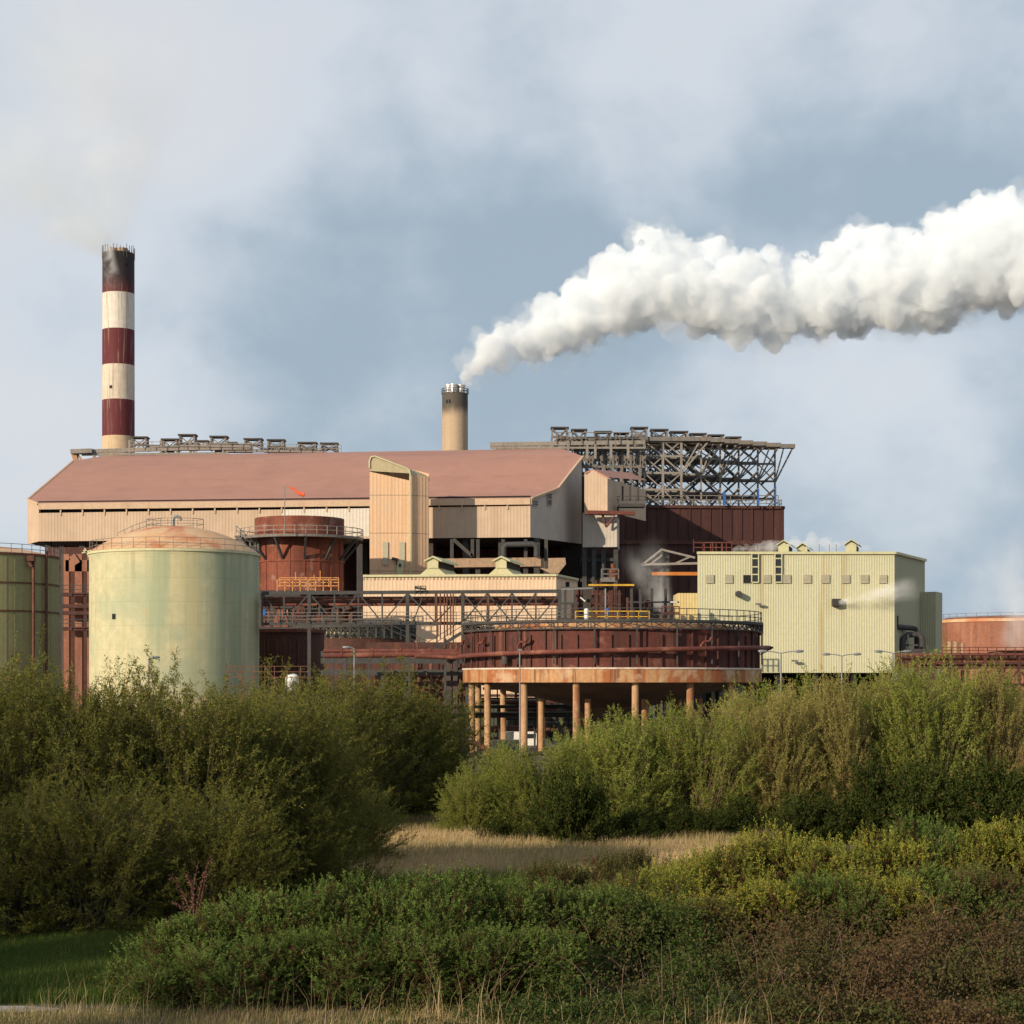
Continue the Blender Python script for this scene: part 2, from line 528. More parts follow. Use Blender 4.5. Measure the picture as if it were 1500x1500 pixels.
    for i in range(15):
        u = i / 14
        p = A.lerp(B, u)
        for dy in (2, 12):
            cols.bar((p.x + 1, p.y + dy, 0), (p.x + 1, p.y + dy, zb), .9)
    cols.build('column', 'steel_dark', t)
    br = MB()
    for i in range(14):
        p, q = A.lerp(B, i / 14), A.lerp(B, (i + 1) / 14)
        d = Vector((1, 2, 0))
        br.bar(p + d + Vector((0, 0, 15)), q + d + Vector((0, 0, 15)), .6, .9)
        if i % 2:
            br.bar(p + d + Vector((0, 0, zb)), q + d + Vector((0, 0, 15)), .4)
        else:
            br.bar(p + d + Vector((0, 0, 15)), q + d + Vector((0, 0, zb)), .4)
    br.build('bracing', 'steel_grey', t)
    return t


build_hall()

# orange lit columns and floors showing between the two tanks
t = thing('filter_frame', 'peach concrete frame with dark floors seen between the two pale tanks', 'steel frame', gnd(P(115, 1000, 268)))
m = MB()
for px in (97, 116, 134):
    m.bar(P(px, 812, 268), gnd(P(px, 800, 268)), 1.0, 1.0)
m.bar(P(97, 829, 268), P(140, 829, 268), 1.0, 1.6)
m.bar(P(114, 826, 267.6), P(106, 814, 267.6), .9)
m.build('column', 'rustwall', t)
m = MB()
for py in (871, 888, 898, 921):
    m.bar(P(88, py, 266), P(142, py, 266), 1.2, .5)
m.build('floor_beam', 'darkrust', t)
m = MB()
m.rail([P(88, 920, 264), P(142, 920, 264)], 1.2, 1.5, .05).rail([P(88, 870, 264), P(142, 870, 264)], 1.2, 1.5, .05)
m.build('railing', 'steel_dark', t)
m = MB()
m.box(P(116, 925, 274), (9, 2, 24))
m.build('panel', 'darkrust', t)  # dark backing added to cover the sky behind the frame

# conveyor tower
t = thing('conveyor_tower', 'tall peach clad tower with a slanted rounded roof standing before the long hall', 'tower', gnd(P(585, 1000, 282)))
a, b = P(541.5, 0, 282), P(600, 0, 282)
c = b + Vector((2.75, 1.7, 0))
e = a + Vector((2.75, 3.2, 0))
zA, zB = zc(676, 282), zc(689, 282)
zC = zB - .3
foot = zc(846, 282)
m = MB()
m.corr(a, b, foot, lambda u: zA + (zB - zA) * u - 1.5, .5, .02)
m.corr(b, c, foot, lambda u: zB - .7, .5, .02)
m.add([(a.x, a.y, foot), (e.x, e.y, foot), (c.x, c.y, foot), (a.x, a.y, zA), (e.x, e.y, zA), (c.x, c.y, zC)], [(0, 3, 4, 1), (1, 4, 5, 2)])
m.build('wall', 'tower', t)
m = MB()
z2 = zc(691, 282)
m = MB()
pr = [Vector((a.x, a.y - .2, zA - 1.0)), Vector((a.x, a.y - .2, zA + .1)), Vector((a.x + .25, a.y - .2, zA + .65)), Vector((a.x + .8, a.y - .2, zA + .75)), Vector((b.x - .6, b.y - .2, zB + .35)), Vector((b.x - .05, b.y - .2, zB + .05)), Vector((b.x + .12, b.y - .2, zB - .6)), Vector((b.x + .12, b.y - .2, foot))]
m.sweep(pr, .12, 8)
kb = MB()
fp = [Vector((p.x, a.y - .1, p.z)) for p in pr[:7]]
fp += [Vector((b.x, a.y - .1, z2 - .25)), Vector((a.x, a.y - .1, z2 + .1))]
kb.add(fp, [tuple(range(len(fp)))[::-1]])
kb.build('cladding_band', 'tower_band', t)
m.build('corner_trim', 'vent_cream', t)
m = MB()
dv = Vector((2.75, 2.1, -.75))
rr = [[p + Vector((0, .2, 0)) for p in pr[:7]], [p + dv + Vector((0.05, .05, 0)) for p in pr[:7]]]
m.rows(rr, True)
m.build('roof', 'tower_band', t)
for px in (564.5, 589):
    MB().box(P(px, 811, 281.85), (W(8, 282), .12, W(34, 282))).build('louvre_panel', 'louvre', t)
d = MB().box(P(586, 831, 281.8), (W(10, 282), .15, W(22, 282))).build('door', 'vent_cream', t)
MB().box(P(586, 828, 281.7), (.35, .1, .5)).build('pane', 'glassy', d)
MB().bar(P(581, 828, 281.6), P(581, 819, 281.6), .15).bar(P(574, 818, 281.6), P(583, 820, 281.6), .3, .4).build('lamp_bracket', 'steel_dark', t)

# low beige building with two ridge vents
t = thing('pump_house', 'low peach ribbed building with two cream ridge vents, behind the lattice pipe bridge', 'building', gnd(P(690, 1000, 255)))
a, b, c, e = P(532, 0, 257), P(815, 0, 255), P(846, 0, 266), P(560, 0, 268)
zt_ = zc(842.5, 255)
m = MB()
m.corr(a, b, 0, zt_, .5, .022).corr(b, c, 0, zt_, .5, .022).corr(e, a, 0, zt_, .5, .022).corr(c, e, 0, zt_, .5, .022)
m.build('wall', 'lowb', t)
m = MB().prism([(a.x, a.y), (b.x, b.y), (c.x, c.y), (e.x, e.y)], zt_ - .6, zt_ - .2)
m.build('roof', 'lowb', t)
m = MB()
for p, q in ((a, b), (b, c)):
    m.bar((p.x, p.y - .12, zt_), (q.x, q.y - .12, zt_), .35, .3)
m.build('coping', 'vent_cream', t)
for i, (x0, x1, xa, xb) in enumerate(((608, 682, 622, 675), (708, 786, 722, 775))):
    Y = 259
    mx = (x0 + x1) / 2 - 5
    z0 = zt_ - .3
    v = MB()
    # low gable base: triangular front facing the camera, ridge running back to the right
    dr = Vector((1.9, 9, 0))
    L, R, T = P(x0, 842, Y), P(x0 + 52, 842, Y), P(x0 + 22, 829, Y)
    T2 = P(x0 + 30, 829, Y)
    L.z = R.z = z0
    v.add([L, R, T2, T, L + dr, R + dr, T2 + dr, T + dr], [(0, 1, 2, 3), (1, 5, 6, 2), (3, 7, 4, 0), (2, 6, 7, 3)])
    vo = v.build('ridge_vent', 'vent_cream', t)
    k = MB()
    n0, n1 = P(x0 + 18, 832, Y - .15), P(x0 + 34, 832, Y - .15)
    h = Vector((0, 0, W(10, Y)))
    k.add([n0, n1, n1 + h, n0 + h, P(x0 + 26, 818, Y - .15)], [(0, 1, 2, 4, 3)])
    k.build('vent_neck', 'vent_cream', vo)
    k = MB()
    k.add([n1 + h * .1, n1 + dr + h * .1, n1 + dr + h, n1 + h], [(0, 1, 2, 3)])
    for u in (.25, .5, .75):
        pass
    k.build('vent_louvre', 'dark', vo)
    k = MB()
    ov = Vector((W(5, Y), 0, -.25))
    cpk = P(x0 + 26, 816.5, Y - .4)
    lf, rt = n0 + h + Vector((-W(5, Y), -.3, -.1)), n1 + h + Vector((W(5, Y), -.3, -.1))
    dd = dr * 1.06
    up = Vector((0, 0, .22))
    for p, q in ((lf, cpk), (cpk, rt)):
        k.add([p, q, q + dd, p + dd, p + up, q + up, q + dd + up, p + dd + up], [(0, 1, 2, 3), (7, 6, 5, 4), (0, 4, 5, 1), (1, 5, 6, 2), (2, 6, 7, 3), (3, 7, 4, 0)])
    k.build('vent_roof', 'vent_cream', vo)
w = MB().box(P(830, 856, 260), (W(8, 260), .6, W(7, 260))).build('window', 'dark', t)

# duct and vessels in the gloom between tower and pale house
t = thing('flue_duct', 'dusty beige box duct with angled end, in the gloom under the long hall', 'duct', gnd(P(740, 1000, 278)))
m = MB()
m.bar(P(628, 826, 278), P(792, 824, 278), 3, W(13, 278))
m.build('duct', 'duct', t)
m = MB()
pts = [P(790, 818, 277), P(828, 817, 277), P(829, 826, 277), P(818, 840, 277), P(806, 840, 277), P(790, 832, 277)]
m.add(pts + [p + Vector((0, 2.8, 0)) for p in pts], [tuple(range(6)), tuple(range(11, 5, -1))] + [(i, (i + 1) % 6, (i + 1) % 6 + 6, i + 6) for i in range(6)])
m.build('hopper_end', 'duct', t)
m = MB()
for px in (662, 700, 737, 770, 800):
    MB().bar(P(px, 833, 277.5), gnd(P(px, 833, 277.5)), .7).bar(P(px, 790, 277.2), P(px, 833, 277.2), .5).build('support_post', 'steel_dark', t)
m.bar(P(664, 790, 277), P(692, 815, 277), .5).bar(P(692, 790, 277), P(692, 815, 277), .5)
m.build('bracing', 'steel_dark', t)
m = MB()
m.sweep([P(738, 815, 276), P(738, 802, 276), P(742, 798, 276), P(780, 797, 276), P(786, 800, 276), P(786, 815, 276)], .42, 10)
m.build('pipe', 'steel_grey', t)

# pale house between hall and steel gantry
t = thing('transfer_house', 'pale narrow house with pinkish roof between the long hall and the steel gantry', 'building', gnd(P(880, 1000, 318)))
YH = 301
a, b = P(856, 0, YH), P(890, 0, YH - 1)
c = P(946, 0, YH + 17)
zu, zl = zc(750, YH), zc(801, YH)
pk = zc(689, YH)
m = MB()
m.corr(a, b, zu, lambda u: zc(693, YH) + (pk - zc(693, YH)) * min(1, u * 3) - max(0, u - .33) * 1.6, .5, .022)
m.corr(b, c, zu, zc(700, YH) - .2, .5, .022)
m.build('wall', 'hall_wall', t)
m = MB()
a2 = a + Vector((.5, 1.2, 0))
b2 = P(904, 0, YH + .3)
m.corr(P(853.5, 0, YH + 1), b2, zl, zu, .5, .022).corr(b2, P(907, 0, YH + 8), zl, zu, .5, .022)
m.build('lower_wall', 'hall_end', t)
m = MB()
A_, B_, C_ = Vector((a.x, a.y - .3, zc(692, YH))), Vector((a.x + 1.3, a.y - .3, pk + .15)), Vector((b.x + .2, b.y - .3, zc(700.5, YH)))
dv = Vector((c.x - b.x, c.y - b.y, 1.4))
m.rows([[A_, B_, C_], [A_ + dv, B_ + dv, C_ + dv]], False)
m.rows([[A_ + Vector((0, 0, -.3)), B_ + Vector((0, 0, -.3)), C_ + Vector((0, 0, -.3))], [A_, B_, C_]], False)
m.build('roof', 'hall_roof', t)
m = MB().bar(P(857, 750.5, YH - 1.8), P(930, 752, YH - 1.8), 1.2, .55).bar(P(882, 752, YH - 1.5), P(888, 772, YH - .6), .25).bar(P(900, 757, YH - 1.5), P(888, 772, YH - .6), .25)
m.build('runway_beam', 'pipe_red', t)
m = MB()
for px in (912, 923, 935):
    m.bar(P(px, 712, 303), P(px, 734, 303), .3)
m.rail([P(905, 738, 302), P(945, 738, 302)], 1.2, 1.5, .05)
m.box(P(925, 741, 302.5), (W(38, 302), 2.5, .5)).bar(P(905, 742, 303), P(905, 760, 303), .3)
m.build('platform', 'steel_dark', t)
m = MB()
for px in (856, 870, 884, 902):
    m.bar(P(px, 800, 302.5), gnd(P(px, 800, 302.5)), .7)
for py in (820, 850, 880):
    m.bar(P(850, py, 303), P(906, py, 303), .5)
m.box(P(880, 905, 309), (W(50, 309), 8, 20)).box(P(856, 850, 316), (W(12, 316), 5, 34)).box(P(845, 860, 314.5), (W(46, 314), 3, 26))  # dark filler boxes added to hide sky gaps, not columns
m.build('column', 'steel_dark', t)

# dark red drum
DC = P(1005, 1000, 372)
t = thing('precipitator_block', 'huge dark maroon riveted steel block under the steel gantry', 'tank', gnd(DC))
zT, zR = zc(742, 344), zc(797, 344)
fa, fb = P(872, 0, 342), P(1147, 0, 345)
ba, bb = fa + Vector((3, 48, 0)), fb + Vector((-2, 46, 0))
poly = [(fa.x, fa.y), (fb.x, fb.y), (bb.x, bb.y), (ba.x, ba.y)]
MB().prism(poly, 0, zR).prism(poly, zR + .5, zT).build('shell', 'drum', t)
m = MB()
for p, q in ((fa, fb), (fb, bb)):
    n_ = Vector((q.y - p.y, p.x - q.x, 0)).normalized() * .12
    for z, h in ((zR + .25, .7), (zT - .1, .5)):
        m.bar((p.x + n_.x, p.y + n_.y, z), (q.x + n_.x, q.y + n_.y, z), .5, h)
m.build('rim_band', 'darkrust', t)
m = MB()
for i in range(19):
    p = fa.lerp(fb, i / 18)
    w_ = .34 if i % 3 == 0 else .14
    m.box((p.x, p.y - .06, zR / 2), (w_, .22, zR - .2)).box((p.x, p.y - .06, (zR + zT) / 2 + .2), (w_, .22, zT - zR - 1.2))
m.build('stiffener', 'drum', t)
MB().rail([Vector((fa.x, fa.y + .3, zT)), Vector((fb.x - .2, fb.y + .3, zT)), Vector((bb.x, bb.y, zT))], 1.3, 2, .05).build('railing', 'steel', t)


# ------------------------------------------------------------------ steel gantries
def hoist_frame(px0, px1, py0, py1, Y, t):
    """small portal frame with a thick cap on the gantry deck"""
    m = MB()
    d = Vector((0, 2.0, 0))
    p0, p1 = P(px0, py1, Y), P(px1, py1, Y)
    q0, q1 = P(px0 + 1.5, py0, Y), P(px1 - 1.5, py0, Y)
    for o in (Vector(), d):
        m.bar(p0 + o, q0 + o, .3).bar(p1 + o, q1 + o, .3)
        m.bar(p0 + o, q1 + o, .16).bar(p1 + o, q0 + o, .16)
        m.bar(p0.lerp(q0, .5) + o, p1.lerp(q1, .5) + o, .2)
    m.bar(q0, q0 + d, .4).bar(q1, q1 + d, .4).bar(p0, p0 + d, .3).bar(p1, p1 + d, .3)
    o = m.build('hoist_frame', 'steel', t)
    c = MB()
    mid = (q0 + q1) / 2 + d / 2
    c.box((mid.x, mid.y, mid.z + .2), (q1.x - q0.x + .7, 2.6, .26))
    c.build('cap', 'steel_dark', o)
    return o


def grey_gantry():
    t = thing('steel_gantry', 'tall lattice steel gantry of weathered grey brown members standing on the maroon block', 'steel gantry', gnd(P(1000, 1000, 352)))
    zt0 = zT - .2
    colpx = [944, 971, 998, 1027, 1055, 1082, 1110, 1135]
    for i in range(7):
        Y = 344 + 3.4 * i
        xr = 1041 + 20.5 * i
        ztop = zc(646 + 1.7 * i, Y)
        m = MB()
        x0 = 824 + 18 * i
        right_cols = [p for p in colpx if p <= xr - 22][-4:]
        left_cols = [x0 + 28 * k for k in range(0, 5) if x0 + 28 * k < right_cols[0] - 20]
        cols = left_cols + right_cols
        zs = [zt0 + (ztop - zt0) * k for k in (0, .27, .52, .77, 1)]
        def pt(px, z):
            p = P(px, 0, Y)
            return Vector((p.x, Y, z))
        for px in cols:
            m.bar(pt(px, zt0), pt(px, ztop), .42 if i == 0 else .34)
        for k, z in enumerate(zs[1:]):
            m.bar(pt(cols[0], z), pt(cols[-1], z), .36 if k != 3 else .65)
        for k in range(4):
            for u, (p, q) in enumerate(zip(cols[:-1], cols[1:])):
                if (u + k) % 2 == 0:
                    m.bar(pt(p, zs[k]), pt(q, zs[k + 1]), .22)
                else:
                    m.bar(pt(q, zs[k]), pt(p, zs[k + 1]), .22)
                if k >= 2:
                    m.bar(pt(p, zs[k + 1]), pt(q, zs[k]), .2)
        m.bar(pt(cols[-1], zs[1] + 3), pt(xr - 3, ztop), .3)
        m.bar(pt(cols[-1], zs[2]), pt(xr - 16, ztop), .25)
        o = m.build('lattice_bent', 'steel_pale' if i < 3 else 'steel', t)
        d = MB()
        d.bar(pt(cols[0] - 8, ztop + .3), pt(xr, ztop + .3), 1.6, .75)
        d.build('boom', 'steel', o)
    # cross ties front to back
    m = MB()
    for px in colpx + [840, 868, 900, 920]:
        for k in ((.27, .52, .77, 1) if px < 1040 else (.27, .52)):
            z = zt0 + (zc(650, 352) - zt0) * k
            a, b = P(px, 0, 344), P(px, 0, 366)
            m.bar((a.x, 344, z), (a.x + .5, 366, z), .3)
    m.build('cross_tie', 'steel', t)
    for px0, px1, py0, py1, Y in ((925, 948, 628, 646, 343), (954, 978, 631, 647, 346), (982, 1007, 634, 648, 349), (1011, 1034, 637, 650, 352), (1038, 1060, 639, 651, 355), (1064, 1085, 642, 652, 358),
                                  (808, 832, 628, 650, 341), (838, 859, 631, 652, 341), (872, 895, 634, 655, 341), (901, 920, 636, 655, 341)):
        hoist_frame(px0, px1, py0, py1, Y, t)
    # long boom over the hall roof, to the left
    m = MB()
    a0, a1 = P(718, 651, 341), P(945, 648, 341)
    for dy in (0, 3):
        o = Vector((0, dy, 0))
        m.bar(a0 + o, a1 + o, .5, .7)
        m.bar(P(722, 656, 341) + o, P(945, 656, 341) + o, .35)
    for px in (752, 790, 808, 832, 860, 872, 895, 920):
        m.bar(P(px, 649, 341), P(px, 672, 341), .45)
    m.bar(P(720, 652, 341), P(727, 661, 341), .4).bar(P(752, 648, 341), P(768, 660, 341), .3)
    m.build('boom', 'steel_pale', t)
    m = MB()
    random.seed(3)
    for px in range(846, 940, 13):
        m.bar(P(px, 658, 343), P(px, 708, 343), .45)
        m.bar(P(px, 658, 343), P(px + 13, 690, 343), .25).bar(P(px + 13, 658, 343), P(px, 690, 343), .25)
    for py in (660, 672, 684):
        m.bar(P(842, py, 343.2), P(944, py, 343.2), .6, .9 if py == 672 else .4)
    m.build('walkway_frame', 'steel', t)
    m = MB().rail([P(815, 650, 340.5), P(945, 650, 340.5)], 2.0, 2.2, .06)
    m.rail([P(930, 739, 343), P(1140, 739, 343)], 1.6, 2.2, .07)
    m.build('railing', 'steel', t)
    for px, y0 in ((1061, 721), (1111, 716), (1136, 712)):
        MB().bar(P(px, y0, 343), P(px, 740, 343), .5 if px == 1061 else .25).build('hoist_motor', 'bluepaint', t)


grey_gantry()

t = thing('roof_gantry', 'row of trestle hoist frames and a beam along the ridge behind the long hall', 'steel gantry', gnd(P(300, 1000, 352)))
m = MB()
Y = 352
m.bar(P(105, 662, Y), P(136, 661, Y), 2.0, .8).bar(P(118, 661.5, Y), P(270, 657, Y), .6, .7).bar(P(120, 666, Y), P(330, 664, Y), .4)
m.bar(P(265, 656, Y), P(368, 655, Y), 1.2, 1.0).bar(P(330, 660, Y), P(478, 661, Y), .5)
for px in (138, 190, 236, 279, 333):
    m.bar(P(px, 645 if px > 180 else 661, Y), P(px, 672, Y), .45)
m.bar(P(138, 661, Y), P(152, 672, Y), .35).bar(P(279, 657, Y), P(292, 668, Y), .35).bar(P(333, 658, Y), P(320, 668, Y), .3)
m.build('boom', 'steel_pale', t)
m = MB().bar(P(108, 663, Y), P(113, 680, Y), .9).bar(P(113, 665, Y), P(122, 677, Y), .35)
m.build('strut', 'column', t)
for px0, px1, py0, py1 in ((192, 215, 642, 659), (237, 260, 645, 663), (262, 286, 638.5, 658), (287, 304, 647.5, 657), (308, 332, 641, 658), (334, 346, 650, 660), (358, 383, 644.5, 657), (392, 416, 646, 661), (437, 463, 650, 662), (470, 494, 651, 662)):
    hoist_frame(px0, px1, py0, py1, Y, t)
m = MB().rail([P(190, 656, 351), P(500, 662, 351)], 1.2, 2, .05)
m.box(P(224, 655.5, 353), (2.6, 1.5, .9)).box(P(350, 659, 353), (5, 1.5, 1)).box(P(416, 659, 353), (6, 1.5, 1))
m.build('walkway', 'steel_pale', t)
for px in (250, 320, 340, 392, 424):
    MB().bar(P(px - 5, 660, 354), P(px + 5, 660, 354), 1.0, .7).build('hoist_motor', 'steel_dark', t)

# ------------------------------------------------------------------ chimneys
c = P(173.5, 1000, YC1)
t = thing('striped_chimney', 'tall chimney banded maroon and white with a sooty smoking top', 'chimney', gnd(c))
r = W(23.5, YC1)
zt_ = zc(372, YC1)
MB().lathe((c.x, c.y, 0), [(r * 1.02, 0), (r * .985, zt_), (r * .8, zt_), (r * .8, zt_ - 3)], 56).build('shaft', 'stack', t)
for i in range(4):
    a_ = math.radians(45 + 90 * i)
    MB().lathe((c.x + r * .42 * math.cos(a_), c.y + r * .42 * math.sin(a_), 0), [(r * .36, zt_ - 4), (r * .36, zt_ + .9), (r * .31, zt_ + .9), (r * .31, zt_ - 2)], 20).build('flue', 'duct', t)
m = MB()
for a_ in range(0, 360, 12):
    x, y = c.x + r * .99 * math.cos(math.radians(a_)), c.y + r * .99 * math.sin(math.radians(a_))
    m.bar((x, y, zt_ - 1.2), (x, y, zt_ + random.uniform(.9, 1.7)), .1)
m.build('railing', 'steel_dark', t)
for px, py, a_ in ((166.5, 570, -106), (188, 392, -50)):
    x, y = c.x + r * math.cos(math.radians(a_)), c.y + r * math.sin(math.radians(a_))
    MB().box((x, y, zc(py, YC1)), (.2, .5, .6), math.radians(a_)).build('port', 'dark', t)

c = P(666.5, 1000, YC2)
t = thing('beige_chimney', 'short beige chimney with blackened crown and four steel flues venting white steam', 'chimney', gnd(c))
r = W(19.2, YC2)
zt_ = zc(577, YC2)
MB().lathe((c.x, c.y, 0), [(r, 0), (r * .985, zt_), (r * .7, zt_)], 48).build('shaft', 'stack_beige', t)
for i, a_ in enumerate((-150, -100, -20, 90)):
    MB().lathe((c.x + r * .5 * math.cos(math.radians(a_)), c.y + r * .5 * math.sin(math.radians(a_)), 0), [(r * .3, zt_ - .5), (r * .3, zt_ + 1.5), (r * .33, zt_ + 1.6), (r * .33, zt_ + 1.9), (r * .25, zt_ + 1.9), (r * .25, zt_)], 16).build('flue', 'inox', t)
m = MB().rail([Vector((c.x + r * 1.02 * math.cos(math.radians(a_)), c.y + r * 1.02 * math.sin(math.radians(a_)), zt_ - .2)) for a_ in range(0, 360, 24)], 1.2, 5, .06, closed=True)
m.build('railing', 'steel_dark', t)
for px in (655, 659):
    p = P(px, 590, YC2)
    x = p.x - c.x
    MB().box((p.x, c.y - math.sqrt(r * r - x * x), p.z), (.35, .3, .7)).build('port', 'glassy', t)

# ------------------------------------------------------------------ tanks
c = P(256, 1000, 192)
t = thing('domed_tank', 'pale green cream storage tank with a rusty orange dome roof', 'tank', gnd(c))
r = W(124, 190)
zt_ = zc(803, 183.5)
MB().lathe((c.x, c.y, 0), [(r, 0), (r, zt_)], 96).build('shell', 'cream', t)
MB().dome((c.x, c.y, zt_ + .05), r * 1.005, 2.75, 96, 12).build('dome_roof', 'dome', t)
MB().lathe((c.x, c.y, 0), [(r, zt_ - .22), (r + .12, zt_ - .22), (r + .12, zt_ + .02), (r, zt_ + .04)], 96).build('rim_ring', 'vent_cream', t)
m = MB().rail([Vector((c.x + r * .995 * math.cos(math.radians(a_)), c.y + r * .995 * math.sin(math.radians(a_)), zt_)) for a_ in range(-180, 180, 9)], 1.1, 9, .022, closed=True)
m.build('railing', 'steel', t)
m = MB()
top = Vector((c.x, c.y, zt_ + 2.7))
sp = [Vector((c.x - r * .62 * (1 - u), c.y - 2.5 * (1 - u), zt_ + .9 + 1.75 * (1 - (1 - u) ** 2))) for u in [i / 8 for i in range(9)]]
m.rail(sp, 1.0, 1.5, .022)
m.rail([Vector((c.x + 1.8 * math.cos(math.radians(a_)) * 1.6, c.y + 1.8 * math.sin(math.radians(a_)), zt_ + 2.45)) for a_ in range(0, 360, 45)], 1.05, 3, .022, closed=True)
m.build('dome_walkway_rail', 'steel', t)
m = MB().sweep([top + Vector((0, -1, -.3)), top + Vector((0, -1, .7)), top + Vector((.15, -1, .95)), top + Vector((.45, -1, 1.0)), top + Vector((.7, -1, .85)), top + Vector((.8, -1, .6))], .17, 10)
m.build('vent_pipe', 'galv', t)


def on_cyl(c, r, px, py):
    x = (px - 750) / S
    # intersect the view line with the tank wall, front side
    A_, B_, C_ = x * x + 1, -2 * (c.x * x + c.y), c.x ** 2 + c.y ** 2 - r * r
    Y = (-B_ - math.sqrt(max(0, B_ * B_ - 4 * A_ * C_))) / (2 * A_)
    return P(px, py, Y), math.atan2(Y - c.y, x * Y - c.x)


p, a_ = on_cyl(c, r, 167, 903)
MB().box(p, (.12, .42, .52), a_).build('manhole', 'dark', t)
m = MB()
m.bar(P(122, 806, 190), P(134, 812, 190), .12).bar(P(124, 803, 190), P(134, 822, 190), .12).bar(P(120, 810, 190), P(134, 806, 190), .12)
m.build('bracket', 'vent_cream', t)

c = P(-43, 1000, 214)
t = thing('ribbed_tank', 'olive brown storage tank with rusty seams and downpipes at the left edge of the view', 'tank', gnd(c))
r = W(129, 212)
zt_ = zc(807, 204)
MB().lathe((c.x, c.y, 0), [(r, 0), (r, zt_)], 80).build('shell', 'olive', t)
MB().dome((c.x, c.y, zt_), r, 1.3, 64, 6).build('dome_roof', 'dome', t)
m = MB()
for z in (zc(851, 204), zc(893, 204)):
    m.lathe((c.x, c.y, 0), [(r, z - .08), (r + .1, z - .08), (r + .1, z + .08), (r, z + .08)], 80)
m.lathe((c.x, c.y, 0), [(r, zt_ - .2), (r + .12, zt_ - .2), (r + .12, zt_ + .03), (r - .2, zt_ + .05)], 80)
m.build('ring_seam', 'pipe_brown', t)
m = MB()
for px in range(-30, 88, 13):
    p, a_ = on_cyl(c, r, px, 900)
    m.box((p.x, p.y, zt_ / 2), (.05, .07, zt_ - .4), a_)
m.build('rib', 'olive', t)
m = MB().rail([Vector((c.x + r * .98 * math.cos(math.radians(a_)), c.y + r * .98 * math.sin(math.radians(a_)), zt_)) for a_ in range(-120, 10, 8)], 1.0, 9, .03)
m.build('railing', 'steel', t)
for px, py0 in ((49, 815), (68, 808)):
    p, a_ = on_cyl(c, r + .35, px, 900)
    m = MB().tube((p.x, p.y, 0), (p.x, p.y, zc(py0, p.y)), .17, 12)
    m.build('downpipe', 'pipe_brown', t)
p, a_ = on_cyl(c, r + .4, 46, 818)
MB().box(p + Vector((0, -.1, 0)), (.8, .75, .6)).bar(p + Vector((-.3, -.2, -.4)), p + Vector((.1, -.2, -.9)), .3).build('valve_box', 'darkrust', t)
m = MB()
m.bar(P(88.5, 800, 210), gnd(P(88.5, 800, 210)), .12).bar(P(92, 800, 210), gnd(P(92, 800, 210)), .12)
for i in range(70):
    z = i * .28
    a0, b0 = P(88.5, 0, 210), P(92, 0, 210)
    m.bar((a0.x, a0.y, z), (b0.x, b0.y, z), .05)
m.build('ladder', 'steel_dark', t)

# red silo with walkway
c = P(442, 1000, 266)
t = thing('red_silo', 'stained rust red silo ringed by a high braced walkway', 'silo', gnd(c))
r = W(61, 266)
zw = zc(782, 258)
MB().lathe((c.x, c.y, 0), [(r, 0), (r, zw)], 64).build('shell', 'silo', t)
MB().lathe((c.x - .3, c.y, 0), [(r * 1.07, zw - .2), (r * 1.07, zc(757, 262)), (r * .98, zc(757, 262)), (r * .98, zw)], 64).dome((c.x - .3, c.y, zc(757, 262) - .9), r * .99, .7, 48, 4).build('top_drum', 'silo', t)
m = MB()
for py in (820, 870):
    z = zc(py, 260)
    m.lathe((c.x, c.y, 0), [(r, z - .12), (r + .14, z - .12), (r + .14, z + .12), (r, z + .12)], 64)
for a_ in range(0, 360, 20):
    m.box((c.x + (r + .03) * math.cos(math.radians(a_)), c.y + (r + .03) * math.sin(math.radians(a_)), zw / 2), (.1, .2, zw - 1), math.radians(a_))
m.build('stiffener', 'silo', t)
RW = r * 1.47
m = MB().lathe((c.x, c.y, 0), [(r * 1.05, zw), (RW, zw), (RW, zw - .35), (r * 1.05, zw - .2)], 48)
m.build('walkway_deck', 'steel', t)
ring = [Vector((c.x + RW * math.cos(math.radians(a_)), c.y + RW * math.sin(math.radians(a_)), zw)) for a_ in range(0, 360, 10)]
MB().rail(ring, 1.15, 2, .045, closed=True).build('railing', 'steel_pale', t)
for a_ in range(10, 370, 30):
    m = MB()
    ca, sa = math.cos(math.radians(a_)), math.sin(math.radians(a_))
    m.bar((c.x + RW * .97 * ca, c.y + RW * .97 * sa, zw - .3), (c.x + r * 1.01 * ca, c.y + r * 1.01 * sa, zc(818, 260)), .3)
    m.build('strut', 'steel_grey', t)
MB().tube(P(417, 782, 256), P(417, 712, 256), .06, 8).build('pole', 'steel_pale', t)
t2 = thing('windsock', 'tattered orange red windsock blowing from a thin pole above the silo', 'windsock', P(417.3, 711, 256))
sock = [P(424, 713.5, 256), P(430, 716, 256), P(435, 720.5, 256), P(440, 723.5, 256), P(446, 724.5, 256)]
MB().sweep(sock, [.12, .15, .19, .26, .32], 10).build('sock', 'redsock', t2)
MB().tube(P(417, 711.5, 256), P(424, 713.5, 256), .035, 6).build('arm', 'steel_pale', t2)
m = MB()
for i in range(6):
    m.bar(P(344 + i * 2.2, 786 + i * 3, 262), P(352 + i * 2.2, 786 + i * 3, 262), .9, .25)
m.rail([P(346, 782, 262), P(366, 800, 262)], 1.1, 1, .05)
m.build('stair', 'steel', t)

